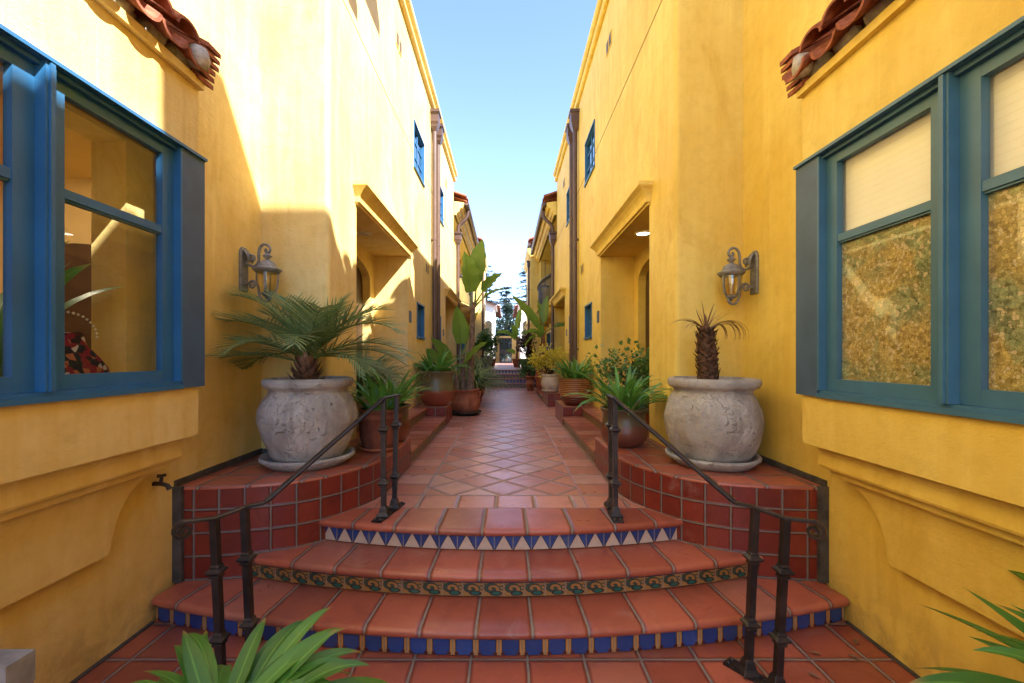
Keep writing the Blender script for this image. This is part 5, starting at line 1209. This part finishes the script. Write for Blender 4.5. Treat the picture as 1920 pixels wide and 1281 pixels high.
# tall one in the red pot (origin on the soil)
banana("tall banana plant with ringed bare stem and broad upright leaves", (PT[0], PT[1], ZL + .48),
       [(.10, -.02, 1.80, .06, 0, .072), (-.04, .05, .75, -.02, 0, .068), (-.16, -.03, .35, -.02, 0, .062)],
       [((.13, -.05, 1.70), 215, 1.44, .26, .80, .50, .06, .25), ((.19, .05, 1.76), -15, 1.49, .40, .88, .50, .10, 1.2), ((.18, 0, 1.70), -8, 1.05, .34, .52, .30, .5, .9), ((.18, 0, 1.66), -25, .80, .30, .50, .24, .9, .3),
        ((-.07, .05, .72), 250, 1.42, .22, .76, .34, .2, .2), ((-.05, .05, .72), 40, 1.28, .36, .68, .30, .3, -.5),
        ((-.18, -.03, .32), 185, .72, .30, .72, .27, .3, .9), ((-.18, -.03, .32), 225, 1.05, .32, .62, .25, .4, .6), ((-.18, -.03, .32), 330, .85, .30, .70, .28, .3, .8)], 3)
banana("banana plant with a reddish stem and one long slanting leaf against the yellow wall", (QH[0], QH[1], ZP + .28),
       [(.04, 0, 1.25, -.06, 0, .085), (-.07, .02, .95, .0, 0, .05)],
       [((-.02, 0, 1.2), 188, 1.02, .22, 1.15, .34, .25, -1.0), ((0, 0, 1.2), 70, 1.35, .35, .85, .30, .3, -.3), ((.02, 0, 1.2), -10, .75, .35, .55, .40, 1.6, .2), ((0, 0, 1.2), 100, 1.2, .35, .85, .26, .4, .5), ((-.02, 0, 1.15), 200, .55, .2, .45, .26, 1.2, .4), ((-.05, 0, .95), 260, 1.0, .2, .5, .22, .5, .5), ((-.02, 0, 1.1), 215, .2, .25, .5, .26, 1.5, .5)], 5, 'red_trunk')
banana("slender banana plant by the gate with a yellowing side leaf", (QG[0], QG[1], ZU + .38),
       [(0, 0, 1.1, .02, 0, .06)],
       [((.02, 0, 1.1), 60, 1.40, .45, 1.15, .40, .2, -.2), ((.02, 0, 1.05), 185, .6, .4, .75, .30, .9, .6), ((.02, 0, 1.0), 240, 1.15, .15, .75, .34, .5, .2), ((0, 0, .9), 200, .9, .1, .6, .28, .4, .6), ((0, 0, .2), 200, .8, .15, .5, .3, .9, .6), ((.02, 0, 1.05), 20, .8, .3, .6, .3, .8, .2)], 7, 'red_trunk')

def shrub(name, label, loc, rx, rz, h0, n, ls, mat, seed, cat="shrub", group=None, stems=9, lw=.45, clumps=22, spread=1.0):
    rnd = random.Random(seed); T = thing(name, label, cat, loc, group, world=False); st = MB(); f = MB(); C = []
    for i in range(clumps):
        d = Vector((rnd.gauss(0, 1), rnd.gauss(0, 1), rnd.gauss(0, 1))).normalized() * rnd.uniform(.35, .95); c = Vector((d.x * rx, d.y * rx, h0 + rz + d.z * rz)); C.append((c, rx * rnd.uniform(.22, .42)))
        q = c * .5 + Vector((0, 0, h0 * .2)); st.tube([(rnd.uniform(-.04, .04), rnd.uniform(-.04, .04), -.03), tuple(Vector((q.x * .6, q.y * .6, q.z))), tuple(c)], [.014, .010, .004], 5, False)
    for i in range(n):
        c, r = rnd.choice(C); d = Vector((rnd.gauss(0, 1), rnd.gauss(0, 1), rnd.gauss(0, 1))).normalized(); p = c + d * r * rnd.uniform(.3, 1.1) * spread
        dr = (d + Vector((rnd.gauss(0, .7), rnd.gauss(0, .7), rnd.gauss(0, .6)))).normalized(); l = ls * rnd.uniform(.6, 1.25); nv = Vector((rnd.gauss(0, .6), rnd.gauss(0, .6), 1)); sd_ = dr.cross(nv).normalized() * l * lw / 2; up = sd_.cross(dr).normalized() * l * .06
        i0 = len(f.v); f.v += [tuple(q) for q in (p, p + dr * l * .4 + sd_ + up, p + dr * l - up, p + dr * l * .4 - sd_ + up, p + dr * l * .45)]
        for q in ((0, 1, 4), (1, 2, 4), (2, 3, 4), (3, 0, 4)): f.f.append(tuple(i0 + k for k in q)); f.uv.append([(.5, .5)] * 3); f.mi.append(0); f.sm.append(True)
    st.build("stems", M['bark'], T); f.build("foliage", M[mat], T); return T
shrub("golden_shrub", "yellow leaved shrub in the cream urn", (QC[0], QC[1], ZP + .38), .44, .32, .02, 1500, .09, 'yellow_leaf', 1)
shrub("potted_tree", "dense round green bush in the tall grey pot", (PR[0] - .02, PR[1], ZU + .54),   .54, .54, .12, 2400, .13, 'shrub_leaf', 2, "tree")
shrub("feathery_shrub", "feathery yellow green shrub behind the banana stem", (PF[0], PF[1], ZL + .40), .42, .46, .02, 1700, .12, 'grass_leaf', 3, lw=.25)
shrub("leafy_shrub", "dark green bushy shrub in the square terracotta planter", (QE[0] - .02, QE[1], ZL + .47), .38, .38, .0, 1700, .09, 'shrub_leaf', 4)
shrub("purple_shrub", "dark purple leaved shrub beside the upper walkway", (QF[0] + .10, QF[1], ZU + .40), .50, .58, .0, 1900, .11, 'purple_leaf', 5)
shrub("sparse_shrub", "sparse twiggy shrub with small round leaves by the lit entrance", (QP[0] - .1, QP[1], ZP + .33), .50, .30, .0, 1500, .06, 'shrub_leaf', 6, lw=.8, clumps=26, spread=1.3)
shrub("leafy_shrub", "small green shrub in the brown pot on the upper level", (PQ[0], PQ[1], ZU + .40), .28, .28, 0, 500, .09, 'shrub_leaf', 8)
# things on the sill of the clear bay window
T = thing("woven_bag", "red and black patterned bag with a chain handle inside the clear bay window", "bag", (-2.22, 2.20, zr(-.155)))
m = MB(); rows = []
for i in range(9):
    t = i / 8; r = .14 * (1.0 - .35 * t ** 2) * (.8 + .5 * math.sin(math.pi * min(1, t + .25))); rows.append([(-2.22 + .6 * r * math.cos(a), 2.14 + r * 1.25 * math.sin(a), zr(-.155) + .26 * t + .02 * math.sin(3 * a)) for a in [2 * math.pi * k / 18 for k in range(18)]])
m.grid(rows, closed=True); m.face(rows[-1]); m.build("body", M['cloth'], T)
m = MB()
for i in range(19): a = math.pi * i / 18; m.lathe([(0, -.008), (.008, 0), (0, .008)], (-2.20, 2.14 + .15 * math.cos(a), zr(.10) + .12 * math.sin(a)), 6)
m.build("chain", M['white_paint'], T)
straps("house_plant", "leafy plant standing inside the clear bay window", (-2.45, 2.02, zr(-.1)), 12, .75, .11, 51, droop=(.6, 1.6), elev=(1.0, 1.45), spread=.05)
T = thing("arched_interior_door", "dark arched doorway seen through the clear bay window", "door", (-4.3, 2.4, zr(-.9)))
m = MB(); c0 = 3.52
arc = [(-4.05, zr(-.88)), (-3.15, zr(-.88))] + [(-3.6 + .45 * math.cos(a), zr(.72) + .22 * math.sin(a)) for a in [math.pi * i / 12 for i in range(13)]]
m.grid([[(x, 3.59, z) for x, z in arc], [(x, 3.55, z) for x, z in arc]], closed=True, sm=False); m.face([(x, 3.55, z) for x, z in arc]); m.build("panel", M['wood_dark'], T)
m = MB(); m.tube([(-3.28, 3.54, zr(-.05)), (-3.28, 3.48, zr(-.05)), (-3.40, 3.48, zr(-.05))], .012, 8); m.build("handle", M['iron'], T)
m = MB(); m.box(-2.60, -2.19, 1.4, 2.58, zr(-.9), zr(-.161)); o = m.build("sideboard", M['wood_dark'], None, bevel=.01); o['label'] = "dark sideboard inside the clear bay window under the bag"; o['category'] = "sideboard"
# lantern hanging in the balcony loggia
T = thing("hanging_lantern", "small dark lantern on the loggia wall above the balcony rail", "lantern", (X(1, 2.2), 18.5, zr(2.9)))
m = MB(); m.lathe([(0, .16), (.02, .14), (.05, .12), (.19, .05), (.19, .03), (.06, .02)], (X(1, 1.7), 18.4, zr(2.95)), 14); m.tube([(X(1, 1.7), 18.4, zr(3.1)), (X(1, 1.7), 18.4, zr(4.24))], .01, 5); m.build("cap", M['iron'], T)
m = MB(); m.lathe([(.08, .02), (.06, -.14), (.0, -.16)], (X(1, 1.7), 18.4, zr(2.95)), 12); m.build("shade", M['amber'], T)
rnd = random.Random(9)
for x, y in ((1.72, 2.34), (1.90, 2.30), (1.98, 2.42), (1.55, 2.2), (-1.9, 2.5), (.35, 4.3), (.72, 5.9)):
    m = MB(); blade(m, (0, 0, .006), rnd.uniform(0, 6.28), .12, .055, .022, .4, .5, 5); o = m.build("fallen_leaf", M['dry_leaf']); o.location = (x, y, .003 if y < 3 else ZL + .003)
    o['label'] = "small dry leaf fallen on the terracotta tiles"; o['category'] = "leaf"; o['group'] = "fallen leaves on the tiles"
for o in bpy.data.objects:
    if '_world' in o: del o['_world']
